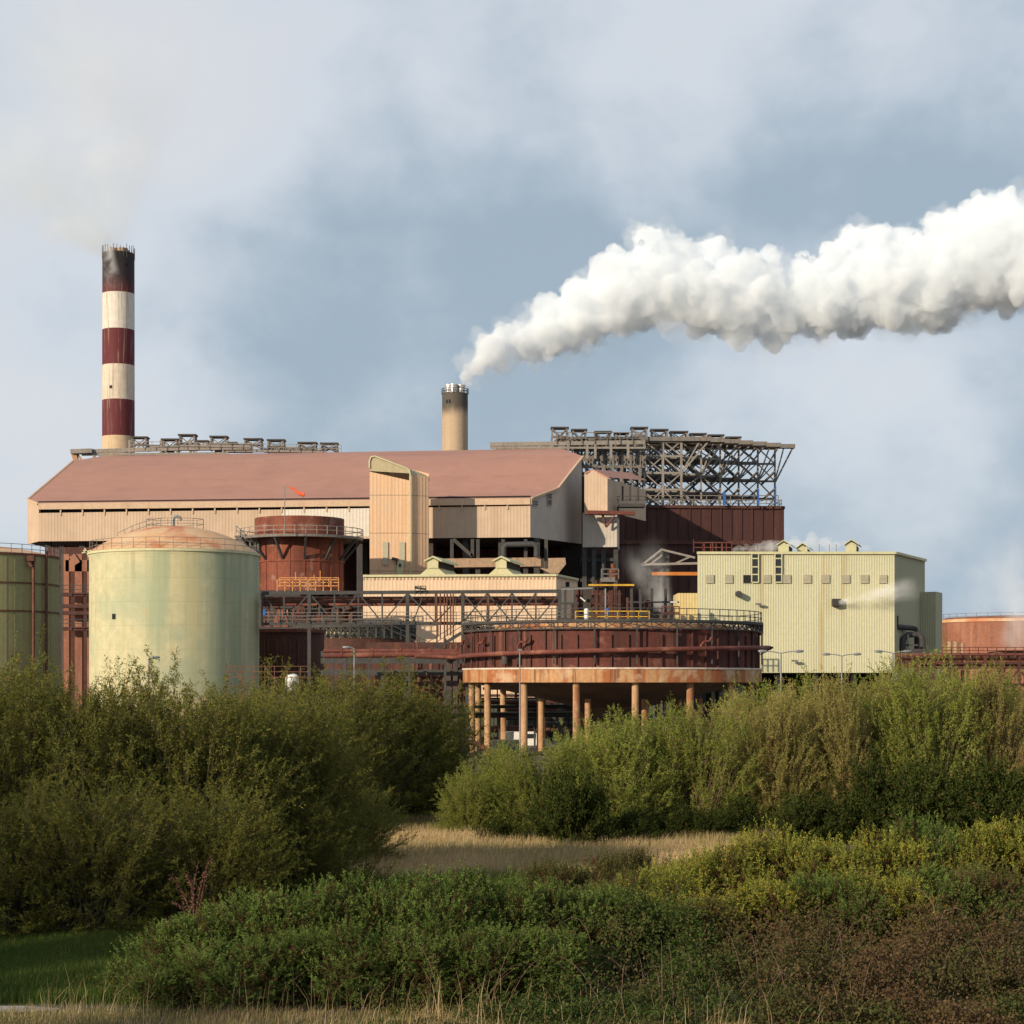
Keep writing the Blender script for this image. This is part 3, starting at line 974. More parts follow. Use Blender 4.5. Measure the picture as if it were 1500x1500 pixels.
# valve platform at the silo's foot
t = thing('valve_platform', 'cluttered rusty valve platform with orange railings at the foot of the red silo', 'platform', gnd(P(445, 1000, 246)))
m = MB().box(P(440, 869, 247), (W(115, 246), 6, .5)).box(P(440, 922, 247), (W(130, 246), 6, .5))
for px in (384, 397, 425, 460, 495):
    m.bar(P(px, 866, 246), gnd(P(px, 900, 246)), .5)
m.truss(P(382, 920, 244), P(440, 920, 244), P(382, 872, 244), P(440, 872, 244), 4, .3, .2, 'X')
m.build('deck_frame', 'steel_dark', t)
m = MB().rail([P(406, 867, 244), P(496, 867, 244)], 1.55, 1.0, .06).rail([P(410, 860, 246), P(496, 860, 246)], 1.2, 1.2, .06)
for px, y0 in ((433, 838), (469, 836), (448, 845), (460, 842), (455, 848)):
    m.bar(P(px, y0, 244.5), P(px, 868, 244.5), .1)
m.build('railing', 'safety_rust', t)
random.seed(11)
for k in range(26):
    px, py = random.uniform(386, 530), random.uniform(880, 912)
    m = MB()
    p = P(px, py, random.uniform(242, 248))
    if k % 3:
        q = p + Vector((random.uniform(.6, 3), 0, 0))
        m.tube(p, q, random.uniform(.15, .3), 10).tube(p, p + Vector((0, 0, -random.uniform(.6, 2))), .2, 8)
    else:
        m.lathe(p, [(0, -.6), (.4, -.6), (.4, .5), (.15, .7), (0, .7)], 14)
    m.build('valve' if k % 3 == 0 else 'pipe', random.choice(['darkrust', 'pipe_brown', 'darkrust', 'steel_dark', 'steel_dark']), t)
for px in (452, 470, 488, 505, 522):
    MB().lathe(P(px, 885, 249), [(0, -1.2), (.55, -1.2), (.55, .9), (.2, 1.3), (0, 1.3)], 16).build('pump', 'darkrust', t)
MB().lathe(P(388, 897, 242), [(0, -.4), (.3, -.4), (.3, .3), (0, .35)], 12).build('motor', 'bluepaint', t)

# rusty ribbed tank beside the domed tank and the second clarifier behind it
c = P(418, 1000, 206)
t = thing('ribbed_rust_tank', 'dark brown rusty tank with upright ribs, just right of the domed tank', 'tank', gnd(c))
r = W(57, 206)
zt_ = zc(922, 202)
MB().lathe((c.x, c.y, 0), [(r, 0), (r, zt_), (0, zt_ + .2)], 48).build('shell', 'darkrust', t)
m = MB()
for px in (388, 393, 406, 417, 424, 437, 453):
    p, a_ = on_cyl(c, r + .05, px, 950)
    m.box((p.x, p.y, (zt_ - 1) / 2), (.12, .12, zt_ - 1), a_)
m.build('rib', 'pipe_brown', t)
MB().lathe((c.x, c.y, 0), [(r, zt_ - .3), (r + .2, zt_ - .3), (r + .2, zt_ + .05), (r - .3, zt_ + .05)], 48).build('rim_ring', 'pipe_red', t)

c = P(520, 1000, 228)
t = thing('small_clarifier', 'low dark rust clarifier tank with a pale latticed rim behind the red pipes', 'tank', gnd(c))
r = W(88, 228)
z1, z2 = zc(934, 219), zc(915, 219)
MB().lathe((c.x, c.y, 0), [(r, 1), (r, z1), (r - .3, z1), (r - .3, z1 - 1)], 56).build('shell', 'darkrust', t)
m = MB()
n = 44
for i in range(n):
    a_, b_ = 2 * math.pi * i / n, 2 * math.pi * (i + 1) / n
    pa, pb = Vector((c.x + r * math.cos(a_), c.y + r * math.sin(a_), z1)), Vector((c.x + r * math.cos(b_), c.y + r * math.sin(b_), z1))
    h = Vector((0, 0, z2 - z1))
    m.bar(pa, pa + h, .25).bar(pa, pb + h, .16).bar(pb, pa + h, .16).bar(pa + h, pb + h, .35, .5)
m.rail([Vector((c.x + r * math.cos(2 * math.pi * i / n), c.y + r * math.sin(2 * math.pi * i / n), z2)) for i in range(0, n, 2)], 1.1, 5, .04, closed=True)
m.build('rim_lattice', 'steel_dark', t)
MB().lathe((c.x, c.y, 0), [(r * .93, z1 - .2), (r * .93, z2 - .2)], 56).build('launder', 'vent_cream', t)
# ------------------------------------------------------------------ great clarifier on columns
c = P(896, 1000, 165)
t = thing('raised_clarifier', 'broad round rust red clarifier with an orange stained concrete rim, raised on columns', 'clarifier tank', gnd(c))
r = 12.85
rs = r * .985
zb, zl, zs, zw = 6.02, 7.22, 10.35, 10.95
MB().lathe((c.x, c.y, 0), [(r - .5, zb), (r, zb), (r, zl - .14), (r - .5, zl - .14)], 110).build('concrete_rim', 'conc_band', t)
MB().lathe((c.x, c.y, 0), [(rs, zl - .135), (r + .06, zl - .135), (r + .06, zl), (rs, zl)], 110).build('rim_lip', 'conc_lip', t)
MB().lathe((c.x, c.y, 0), [(rs - .12, zl), (rs - .12, zs), (rs - .2, zs), (rs - .2, zl)], 110).build('shell', 'clar', t)
MB().lathe((c.x, c.y, 0), [(r - .4, zb + .05), (3, 3.9), (1.2, 2.0), (0, 2.0)], 90).build('cone_bottom', 'cone', t)
m = MB()
n = 58
for i in range(n):
    a_ = 2 * math.pi * i / n
    x, y = c.x + (rs - .04) * math.cos(a_), c.y + (rs - .04) * math.sin(a_)
    m.box((x, y, (zl + zs) / 2 - (.25 if i % 3 else 0)), (.16, .09, zs - zl - (.5 if i % 3 else 0)), a_)
m.build('stiffener', 'darkrust', t)
# outer hangers carrying the walkway
n = 24
for i in range(n):
    a_ = 2 * math.pi * (i + .4) / n
    x, y = c.x + (r + .02) * math.cos(a_), c.y + (r + .02) * math.sin(a_)
    MB().bar((x, y, zl + .3), (x, y, zw), .12).build('hanger', 'steel_dark', t)
m = MB()
n = 64
for i in range(n):
    a_, b_ = 2 * math.pi * i / n, 2 * math.pi * (i + 1) / n
    for rr in (r + .05,):
        pa = Vector((c.x + rr * math.cos(a_), c.y + rr * math.sin(a_), zw))
        pb = Vector((c.x + rr * math.cos(b_), c.y + rr * math.sin(b_), zw))
        d = Vector((0, 0, -.62))
        m.bar(pa, pb, .22, .2).bar(pa + d, pb + d, .1)
        m.bar(pa, pb + d, .07).bar(pb, pa + d, .07)
        if i % 2 == 0:
            m.bar(pa, pa + d, .1)
m.lathe((c.x, c.y, 0), [(r - .9, zw), (r + .1, zw), (r + .1, zw - .12), (r - .9, zw - .12)], 90)
m.build('walkway_ring', 'steel_dark', t)
ring = [Vector((c.x + r * math.cos(math.radians(a_)), c.y + r * math.sin(math.radians(a_)), zw)) for a_ in range(0, 360, 5)]
MB().rail(ring, 1.0, 9, .03, closed=True).build('railing', 'steel_dark', t)
m = MB()
m.truss((c.x - r, c.y - 1.2, zs - .2), (c.x + r, c.y - 1.2, zs - .2), (c.x - r, c.y - 1.2, zw + .2), (c.x + r, c.y - 1.2, zw + .2), 22, .2, .14, 'X')
m.truss((c.x - r, c.y + 1.2, zs - .2), (c.x + r, c.y + 1.2, zs - .2), (c.x - r, c.y + 1.2, zw + .2), (c.x + r, c.y + 1.2, zw + .2), 22, .2, .14, 'X')
m.build('rake_bridge', 'steel', t)
MB().lathe((c.x, c.y, 0), [(rs * .8, zs - 1), (rs * .8, zw - .1)], 60).build('feed_launder', 'conc_band', t)
# red pipe round the shell
pts = [Vector((c.x + (r + .5) * math.cos(math.radians(a_)), c.y + (r + .5) * math.sin(math.radians(a_)), zl + .95 + (a_ + 175) / 175 * .85)) for a_ in range(-175, 1, 5)]
pts = [P(608, 961, 163)] + pts + [pts[-1] + Vector((.5, 1.5, 0))]
MB().sweep(pts, .2, 10).build('ring_pipe', 'pipe_red', t)
for a_ in (-168, -150, -128, -60):
    m = MB()
    p = Vector((c.x + (r + .35) * math.cos(math.radians(a_)), c.y + (r + .35) * math.sin(math.radians(a_)), zl + 1.9))
    tg = Vector((-math.sin(math.radians(a_)), math.cos(math.radians(a_)), 0))
    m.sweep([p + Vector((0, 0, -.8)), p + Vector((0, 0, -.1)), p + tg * .25 + Vector((0, 0, .15)), p + tg * .8 + Vector((0, 0, .2)), p + tg * 1.0 + Vector((0, 0, .5))], .11, 8)
    m.build('branch_pipe', 'pipe_red', t)
p, a_ = on_cyl(c, r + .2, 740, 965)
MB().lathe(p, [(0, -.4), (.3, -.4), (.3, .4), (0, .4)], 16).build('hose_reel', 'steel_dark', t)
m = MB()
p = Vector((c.x + r, c.y, zl + 1.7))
m.bar(p, p + Vector((1.0, -.5, .1)), .18).bar(p + Vector((0, 0, -.5)), p + Vector((.8, -.4, 0)), .1)
m.build('bracket', 'darkrust', t)
for rr, nn, off, cr in ((12.1, 16, 6, .285), (7.6, 10, 0, .26)):
    for i in range(nn):
        a_ = math.radians(360 * i / nn + off)
        x, y = c.x + rr * math.cos(a_), c.y + rr * math.sin(a_)
        top = zb if rr > 10 else 4.6
        MB().tube((x, y, 0), (x, y, top + .05), cr, 18).build('column', 'column', t)

# ------------------------------------------------------------------ pipe bridge
YB = 190
t = thing('pipe_bridge', 'dark grey lattice pipe bridge crossing in front of the low peach building', 'pipe bridge', gnd(P(600, 1000, YB)))
for Y in (YB, YB + 3.2):
    m = MB()
    xs = [384, 416, 453, 490, 525, 560, 597, 638, 678, 714, 750, 785, 820]
    m.bar(P(384, 869, Y), P(822, 866, Y), .3, .34).bar(P(384, 914, Y), P(822, 912, Y), .25, .28)
    for i, px in enumerate(xs):
        big = px in (453, 597, 678, 820)
        m.bar(P(px, 868, Y), P(px, 913, Y), .34 if big else .16)
    for i, (p, q) in enumerate(zip(xs[:-1], xs[1:])):
        if i % 2 == 0:
            m.bar(P(p, 869, Y), P(q, 912, Y), .13)
        else:
            m.bar(P(q, 869, Y), P(p, 912, Y), .13)
        if i in (8, 9, 10):
            m.bar(P(q if i % 2 == 0 else p, 869, Y), P(p if i % 2 == 0 else q, 912, Y), .14)
    m.build('lattice_girder', 'steel_grey', t)
for px in (453, 597, 678, 820):
    for Y in (YB + .05, YB + 3.15):
        MB().bar(P(px, 912, Y), gnd(P(px, 912, Y)), .34).build('leg', 'steel_grey', t)
m = MB()
for px in range(388, 822, 12):
    a, b = P(px, 913, YB), P(px, 913, YB + 3.2)
    m.bar(a, (a.x, b.y, a.z), .12)
m.box(P(603, 914.5, YB + 1.6), (W(438, YB), 1.1, .1))
m.build('walkway', 'steel_dark', t)
MB().rail([P(384, 912, YB - .5), P(822, 911, YB - .5)], 1.0, 1.5, .028, mids=2).build('railing', 'steel', t)
for py, rr, dy, mm in ((877, .2, 1, 'pipe_brown'), (882, .26, 2, 'pipe_brown'), (886, .15, 1.4, 'pipe_red')):
    MB().tube(P(384, py, YB + dy), P(822, py - 1, YB + dy), rr, 10).build('pipe', mm, t)
for px in (640, 645, 655, 660, 664, 651, 716):
    MB().tube(P(px, 870, YB - .7), P(px, 870 + random.uniform(60, 100), YB - .7), .07, 8).build('riser_pipe', 'pipe_brown', t)
m = MB()
m.bar(P(608, 861, YB), P(624, 863, YB), .5, .2).rail([P(608, 872, YB - .3), P(624, 872, YB - .3)], .9, .5, .04).bar(P(618, 876, YB - .3), P(606, 910, YB - .3), .12)
m.build('inspection_cage', 'steel_dark', t)

t = thing('stair_flight', 'dark sloping steel stair beside the pipe risers left of the great clarifier', 'stairs', gnd(P(655, 1000, 176)))
m = MB()
for Y in (176, 177.1):
    m.bar(P(628, 957, Y), P(676, 927, Y), .12, .3)
for i in range(16):
    p, q = P(628 + 3 * i, 956 - 1.87 * i, 176), P(628 + 3 * i, 956 - 1.87 * i, 177.1)
    m.bar((p.x, 176, p.z), (p.x, 177.1, p.z), .25, .05)
m.build('stringer', 'steel_dark', t)
MB().rail([P(628, 955, 175.9), P(676, 925, 175.9)], .95, 1, .03).rail([P(560, 925, 176), P(628, 955, 176)], .95, 1, .03).build('railing', 'steel_dark', t)

# ------------------------------------------------------------------ pipe rack and red pipelines
t = thing('pipe_rack', 'dark pipe rack with grey posts and rusty risers left of the great clarifier', 'pipe rack', gnd(P(650, 1000, 180)))
m = MB()
for px in (505, 560, 596, 657, 667, 684):
    for Y in (178, 184):
        m.bar(P(px, 955, Y), gnd(P(px, 900, Y)), .42 if px in (657, 667) else .3)
for py in (958, 968, 985):
    m.bar(P(470, py, 178), P(690, py, 178), .25, .5)
    m.bar(P(470, py, 184), P(690, py, 184), .25, .4)
m.build('frame', 'steel_grey', t)
random.seed(5)
for i in range(26):
    px = random.uniform(600, 690)
    y0 = random.uniform(935, 985)
    MB().tube(P(px, y0, 181 + random.uniform(-2, 4)), P(px, random.uniform(1030, 1100), 181), random.uniform(.06, .14), 8).build('riser_pipe', 'pipe_brown', t)
for i in range(10):
    py = random.uniform(975, 1080)
    MB().tube(P(600 + random.uniform(0, 30), py, 183), P(690, py, 183), random.uniform(.08, .2), 8).build('branch_pipe', 'pipe_red', t)
for i in range(14):
    py = random.uniform(1004, 1090)
    x0 = random.uniform(690, 820)
    MB().tube(P(x0, py, 196), P(x0 + random.uniform(60, 160), py + random.uniform(-1, 1), 196), random.uniform(.1, .3), 8).build('branch_pipe', random.choice(['pipe_brown', 'steel_dark', 'darkrust']), t)
for i in range(22):
    px = random.uniform(690, 960)
    MB().bar(P(px, 1004, 198), gnd(P(px, 1004, 198)), random.uniform(.12, .4)).build('post', random.choice(['pipe_brown', 'steel_dark', 'darkrust']), t)
MB().box(P(612, 1000, 190), (W(150, 190), 2, 8)).build('back_panel', 'darkrust', t)

for py0, py1, rr, nm, lab in ((962, 958, .24, 'upper', 'upper of the two long red pipelines left of the great clarifier'), (961, 957, .17, 'lower', 'thinner red pipeline just behind the thicker one left of the great clarifier')):
    Y = 172 if rr == .24 else 173.2
    dy = 0 if rr == .24 else -7
    t = thing('pipeline', lab if rr != .24 else 'thicker front one of the two long red pipelines left of the great clarifier', 'pipe', gnd(P(575, 1000, Y)), 'red pipelines')
    MB().tube(P(474, 960.5 + dy, Y), P(680, 957.5 + dy * .6, Y), rr, 12).build('pipe', 'pipe_red', t)
    for px in (500, 545, 587, 630, 668):
        q = P(px, 959.5 + dy, Y)
        MB().tube(q - Vector((.08, 0, 0)), q + Vector((.08, 0, 0)), rr * 1.25, 12).build('flange', 'rust', t)
    for px in (487, 541, 600, 652):
        q = P(px, 961 + dy, Y)
        MB().bar(q, gnd(q), .22).build('support_post', 'steel_dark', t)

t = thing('ground_pipe_bundle', 'pair of grey horizontal pipes and a pale conduit crossing among the clarifier columns', 'pipes', gnd(P(730, 1000, 172)))
MB().tube(P(622, 1036, 160), P(880, 1034, 178), .16, 10).build('pipe', 'steel_grey', t)
MB().tube(P(622, 1049, 160), P(880, 1046, 178), .24, 10).build('pipe', 'steel_grey', t)
MB().tube(P(622, 1045, 159.6), P(880, 1042.5, 177.6), .06, 8).build('conduit', 'galv', t)
for u in (0.02, .2, .4, .6, .8, 1):
    p = P(622, 1036, 160).lerp(P(880, 1034, 178), u)
    MB().bar(p, gnd(p), .18).build('support_post', 'steel_dark', t)

t = thing('green_shed', 'long drab green shed in shade behind the clarifier columns', 'shed', gnd(P(800, 1000, 205)))
a, b = P(640, 0, 205), P(960, 0, 205)
MB().corr(a, b, 0, 4.4, .5, .06).prism([(a.x, a.y + .3), (b.x, b.y + .3), (b.x, b.y + 6), (a.x, a.y + 6)], 0, 4.3).build('wall', 'greenwall', t)
MB().box(((a.x + b.x) / 2, 208, 4.6), (b.x - a.x + .6, 7.2, .25)).build('roof', 'darkrust', t)

# vehicles and bits on the yard
def van(name, lab, px, Y, colr, L=4.6, H=1.9):
    t = thing(name, lab, 'van', gnd(P(px, 1000, Y)), 'vehicles parked under the clarifier')
    x, y = P(px, 0, Y).x, Y
    m = MB()
    pr = [(-L / 2, .35), (-L / 2, H * .93), (-L / 2 + .2, H), (L * .18, H), (L * .33, H * .62), (L / 2 - .1, H * .52), (L / 2, .38)]
    vs = [(x + a, y + s * .85 * (1 if b < H * .7 else .92), b) for s in (-1, 1) for a, b in pr]
    k = len(pr)
    m.add(vs, [tuple(range(k)), tuple(range(2 * k - 1, k - 1, -1))] + [(i, i + k, (i + 1) % k + k, (i + 1) % k) for i in range(k)])
    m.build('body', colr, t)
    for s in (-1, 1):
        MB().box((x + L * .1, y + s * .83, H * .76), (L * .2, .06, H * .25)).build('window', 'glassy', t)
        for a in (-L * .3, L * .3):
            w = MB().tube((x + a, y + s * .7, .34), (x + a, y + s * .9, .34), .34, 18).build('wheel', 'rubber', t)
            MB().tube((x + a, y + s * .89, .34), (x + a, y + s * .92, .34), .19, 12).build('rim', 'galv', w)
    return t


van('parked_van', 'white van half hidden behind the willows under the clarifier', 772, 172, 'white', 3.9, 1.6)
t = thing('waste_skip', 'dark open skip on the yard at the foot of the clarifier columns', 'skip', gnd(P(746, 1000, 157)))
p = P(746, 0, 157)
MB().add([(p.x + sx_ * lx, p.y + sy_ * .9, z) for z, lx in ((.15, .8), (1.25, 1.35)) for sx_, sy_ in ((-1, -1), (1, -1), (1, 1), (-1, 1))], [(3, 2, 1, 0), (0, 1, 5, 4), (1, 2, 6, 5), (2, 3, 7, 6), (3, 0, 4, 7)]).box((p.x - .5, p.y, .08), (.2, 1.6, .15)).box((p.x + .5, p.y, .08), (.2, 1.6, .15)).build('hopper', 'car_dark', t)
MB().bar((p.x - 1.4, p.y - .95, 1.25), (p.x + 1.4, p.y - .95, 1.25), .1).bar((p.x - 1.4, p.y + .95, 1.25), (p.x + 1.4, p.y + .95, 1.25), .1).build('rim', 'steel_grey', t)
t = thing('bent_pipe', 'dark red bent pipe lying low before the clarifier columns', 'pipe', gnd(P(700, 1000, 153)))
MB().sweep([P(668, 1089, 153), P(690, 1088, 153), P(702, 1090, 153), P(711, 1097, 153), P(718, 1104, 153)], .2, 12).build('pipe', 'pipe_brown', t)
for px in (680, 700):
    MB().bar(P(px, 1089.5, 153), gnd(P(px, 1089.5, 153)), .2).build('support_post', 'steel_dark', t)
t = thing('round_sign', 'round red sign on a post at the edge of the yard', 'sign', gnd(P(641, 1000, 130)))
p = P(641, 1094, 130)
MB().tube(p + Vector((0, -.03, 0)), p + Vector((0, .03, 0)), .36, 24).build('disc', 'redpaint', t)
MB().tube(gnd(p) + Vector((0, .08, 0)), p + Vector((0, .08, .3)), .04, 8).build('post', 'galv', t)

# scaffold rail in front of the domed tank
t = thing('scaffold', 'thin rusty tube scaffold at the lower right of the domed tank', 'scaffold', gnd(P(388, 1000, 160)))
m = MB()
for Y in (158, 160.5):
    for px in (332, 352, 372, 388, 402, 420, 440):
        m.bar(P(px, 976, Y), gnd(P(px, 976, Y)), .07)
    for py in (976, 984, 992, 1006, 1018):
        m.bar(P(330, py, Y), P(452, py, Y), .06)
    m.bar(P(340, 976, Y), P(362, 1006, Y), .1).bar(P(388, 976, Y), P(410, 1006, Y), .08)
m.build('tube_frame', 'pipe_brown', t)
t = thing('white_tank', 'small white cistern behind the willow tops near the scaffold', 'cistern', gnd(P(428, 1000, 164)))
p = P(428, 997, 164)
MB().lathe((p.x, p.y, 0), [(0, p.z - .9), (.5, p.z - .9), (.58, p.z - .7), (.58, p.z + .3), (.4, p.z + .55), (0, p.z + .6)], 20).build('vessel', 'white', t)
MB().box((p.x, p.y, (p.z - .9) / 2), (.9, .9, p.z - .9)).build('stand', 'steel_dark', t)

# ------------------------------------------------------------------ nozzle tower, platform, crane portal
t = thing('agitator_tower', 'slim rusty pipe tower with a yellow beam above the clarifier', 'tower', gnd(P(890, 1000, 215)))
m = MB()
for px in (873, 880, 895, 907):
    m.bar(P(px, 850, 215), gnd(P(px, 850, 215)), .3)
for px in (874, 906):
    m.bar(P(px, 860, 217), gnd(P(px, 860, 217)), .35)
for py in (870, 885, 900, 915):
    m.bar(P(870, py, 215), P(910, py, 215), .25)
m.bar(P(880, 862, 215), P(895, 890, 215), .2).bar(P(895, 862, 215), P(880, 890, 215), .2)
m.build('frame', 'darkrust', t)
MB().box(P(890, 850, 215), (W(20, 215), 3, .5)).rail([P(881, 848, 213.5), P(906, 848, 213.5)], 1.1, .8, .05).build('platform', 'steel', t)
MB().lathe(P(898, 840, 215), [(0, -.7), (.6, -.7), (.6, .3), (.25, .6), (.25, 1.1), (0, 1.1)], 16).build('gearbox', 'rust', t)
MB().tube(P(884, 848, 214), P(884, 826, 214), .16, 8).build('vent_pipe', 'steel_dark', t)
MB().bar(P(862, 857, 214), P(929, 857, 214), .25, .2).build('runway_beam', 'safety', t)
MB().tube(P(887, 862, 212), P(887, 915, 212), .09, 8).build('post', 'galv', t)

t = thing('yellow_platform', 'platform with yellow safety railing above the back of the clarifier', 'platform', gnd(P(895, 1000, 186)))
MB().box(P(897, 912, 188), (W(108, 188), 4, .3)).build('deck', 'steel_dark', t)
m = MB().rail([P(843, 911, 186), P(951, 911, 186)], 1.05, 1.1, .045).rail([P(843, 911, 189.5), P(951, 911, 189.5)], 1.05, 1.1, .045)
m.build('railing', 'safety', t)
MB().box(P(895, 909.5, 185.9), (W(108, 186), .08, .3)).build('kick_plate', 'safety', t)
for px in (846, 880, 915, 948):
    MB().bar(P(px, 912, 187), gnd(P(px, 912, 187)), .3).build('leg', 'steel_dark', t)
MB().lathe(P(859, 901, 185.2), [(0, -.6), (.2, -.6), (.22, .55), (.1, .65), (0, .65)], 14).build('cylinder', 'white', t)
MB().lathe(P(890, 895, 187), [(0, -.3), (.2, -.3), (.2, .2), (0, .3)], 12).build('motor', 'bluepaint', t)

t = thing('crane_portal', 'grey gabled crane portal on two dark posts left of the yellow building', 'crane', gnd(P(985, 1000, 236)))
m = MB()
for Y in (236, 239):
    a, b, ap = P(941, 827, Y), P(1030, 825, Y), P(969, 805, Y)
    m.bar(a, b, .3, .28).bar(a, ap, .3, .25).bar(ap, P(1018, 817, Y), .3, .25).bar(P(952, 827, Y), P(970, 813, Y), .2).bar(P(985, 827, Y), P(1010, 816, Y), .2)
m.bar(P(941, 827, 236), P(941, 827, 239), .25).bar(P(969, 805, 236), P(969, 805, 239), .25)
m.build('gable_truss', 'steel_pale', t)
m = MB()
for px in (968.5, 978):
    m.bar(P(px, 806, 237), gnd(P(px, 806, 237)), .38)
m.bar(P(952, 828, 237), P(952, 842, 237), .3)
m.build('post', 'steel_dark', t)
MB().bar(P(955, 840.5, 236.5), P(1024, 840.5, 236.5), .5, .42).build('runway_beam', 'orange', t)

t = thing('yard_gantry', 'grey steel stair frames and rails behind the clarifier rim', 'steel frame', gnd(P(940, 1000, 222)))
m = MB()
for px in (828, 842, 925, 938, 955, 975):
    m.bar(P(px, 862, 222), gnd(P(px, 862, 222)), .3)
for py in (862, 884, 908):
    m.bar(P(822, py, 222), P(848, py, 222), .25)
for py in (882, 898, 908):
    m.bar(P(920, py, 222), P(995, py, 222), .2)
m.build('frame', 'steel_dark', t)
MB().rail([P(970, 908, 215), P(995, 908, 215)], 1.5, .6, .06).build('railing', 'pipe_red', t)
m = MB()
MB().bar(P(850, 875, 218), P(857, 881, 218), .5, .12).build('light_fitting', 'white', t)
MB().bar(P(982, 882, 218), P(992, 882, 218), .5, .12).build('light_fitting', 'white', t)
MB().bar(P(822, 863, 220), P(868, 861.5, 220), .2, .2).build('cable_tray', 'galv', t)
random.seed(21)
for i in range(16):
    px = random.uniform(822, 950)
    MB().tube(P(px, random.uniform(862, 885), 224), P(px, 915, 224), random.uniform(.1, .25), 8).build('pipe', 'darkrust', t)

# ------------------------------------------------------------------ yellow building
YY = 228
t = thing('yellow_building', 'big pale yellow ribbed building with roof vents and small louvres', 'building', gnd(P(1170, 1000, YY)))
a, b = P(1022, 0, YY), P(1310.5, 0, YY)
b2 = P(1354.5, 0, YY + 14)
zt_, zb_ = zc(810, YY), zc(985.5, YY)
dB = b2 - b
m = MB().corr(a, b, zb_, zt_, .30, .035)
m.build('front_wall', 'yellow', t)
m = MB().corr(b, b2, zb_, zt_, .30, .035)
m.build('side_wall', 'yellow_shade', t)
m = MB()
a2 = a + dB
m.add([(a.x, a.y, zb_), (a2.x, a2.y, zb_), (a2.x, a2.y, zt_), (a.x, a.y, zt_)], [(0, 3, 2, 1)])
m.add([(a.x, a.y + .2, zb_ + .05), (b.x, b.y + .2, zb_ + .05), (b2.x, b2.y, zb_ + .05), (a2.x, a2.y, zb_ + .05)], [(0, 3, 2, 1)])
m.add([(a.x, a.y + .2, zt_ - .3), (b.x - .1, b.y + .2, zt_ - .3), (b2.x - .1, b2.y, zt_ - .3), (a2.x, a2.y, zt_ - .3)], [(0, 1, 2, 3)])
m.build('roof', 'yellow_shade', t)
m = MB().bar((a.x - .1, a.y - .12, zt_), (b.x + .1, b.y - .12, zt_), .3, .3).bar((b.x + .1, b.y - .12, zt_), (b2.x + .1, b2.y - .12, zt_), .3, .3)
m.build('coping', 'vent_cream', t)
for px, mm in ((1040, 'louvre'), (1067.5, 'louvre'), (1094, 'dark'), (1123.5, 'louvre'), (1152.5, 'louvre'), (1182.5, 'louvre'), (1209.5, 'louvre'), (1239, 'louvre'), (1266.5, 'louvre'), (1293.5, 'louvre')):
    m = MB()
    cpt = P(px, 848, YY - .16)
    w, h = W(11.5, YY), W(12.5, YY)
    if mm == 'louvre':
        for k in range(7):
            m.box(cpt + Vector((0, 0, -h / 2 + h * (k + .5) / 7)), (w, .08, h / 7 * .82))
    else:
        m.box(cpt, (w * .9, .08, h * .9))
    o = m.build('louvre', mm, t)
    if mm == 'dark':
        o['label'] = 'missing louvre, a black opening'
    f = MB().box(cpt + Vector((0, .06, 0)), (w, .04, h)).build('frame', 'louvre', o)
for px in (1106, 1140):
    cpt = P(px, 832.5, YY - .16)
    w, h = W(10, YY), W(41, YY)
    o = MB().box(cpt, (w, .1, h)).build('window', 'glassy', t)
    m = MB()
    for k in (.15, .45, .72, 1.0):
        z = cpt.z + h / 2 - h * k
        m.bar((cpt.x - w / 2, cpt.y - .08, z), (cpt.x + w / 2, cpt.y - .08, z), .08, .14)
    for s in (-1, 1):
        m.bar((cpt.x + s * w / 2, cpt.y - .08, cpt.z - h / 2), (cpt.x + s * w / 2, cpt.y - .08, cpt.z + h / 2), .12)
    m.build('frame', 'vent_cream', o)
p = P(1081, 870, YY - .1)
MB().tube(p, p + Vector((0, -1.1, -.05)), .36, 18).build('exhaust_stub', 'steel_dark', t)
p = P(1224.5, 883, YY - .1)
o = MB().prism([(p.x - .5, p.y - .9), (p.x + .5, p.y - .7), (p.x + .5, p.y), (p.x - .5, p.y)], p.z - .42, p.z + .45).build('exhaust_hood', 'steel_dark', t)
for px, py in ((1110, 885), (1163, 968)):
    p = P(px, py, YY - .1)
    MB().bar(p, p + Vector((0, -.5, .05)), .08).box(p + Vector((0, -.65, .0)), (.7, .4, .22)).build('wall_lamp', 'steel', t)


def roof_vent(px0, px1, py0, Y, t):
    w = W(px1 - px0, Y)
    L, z0 = P(px0, 0, Y), zt_ - .3
    h = zc(py0, Y) - z0
    dr = Vector((1.1, 4.5, 0))
    x = L.x
    def pr(pts, dy=0):
        return [Vector((x + u * w, Y + dy, z0 + v * h)) for u, v in pts]
    body = pr([(-.35, 0), (1.1, 0), (.78, .33), (.78, .72), (.4, .97), (.05, .72), (.05, .33)])
    n = len(body)
    m = MB().add(body + [p + dr for p in body], [tuple(range(n)), tuple(range(2 * n - 1, n - 1, -1))] + [(i, i + n, (i + 1) % n + n, (i + 1) % n) for i in range(n)])
    o = m.build('roof_vent', 'vent_cream', t)
    lo = pr([(.79, .36), (.79, .7)])
    MB().add([lo[0] + dr * .08, lo[0] + dr * .92, lo[1] + dr * .92, lo[1] + dr * .08], [(0, 1, 2, 3)]).build('vent_louvre', 'dark', o)
    m = MB()
    cp = pr([(-.1, .72), (.4, 1.03), (.95, .72)], -.25)
    up = Vector((0, 0, .12))
    for p, q in ((cp[0], cp[1]), (cp[1], cp[2])):
        d = dr * 1.1
        m.add([p, q, q + d, p + d, p + up, q + up, q + d + up, p + d + up], [(0, 1, 2, 3), (7, 6, 5, 4), (0, 4, 5, 1), (1, 5, 6, 2), (2, 6, 7, 3), (3, 7, 4, 0)])
    m.build('vent_roof', 'vent_cream', o)


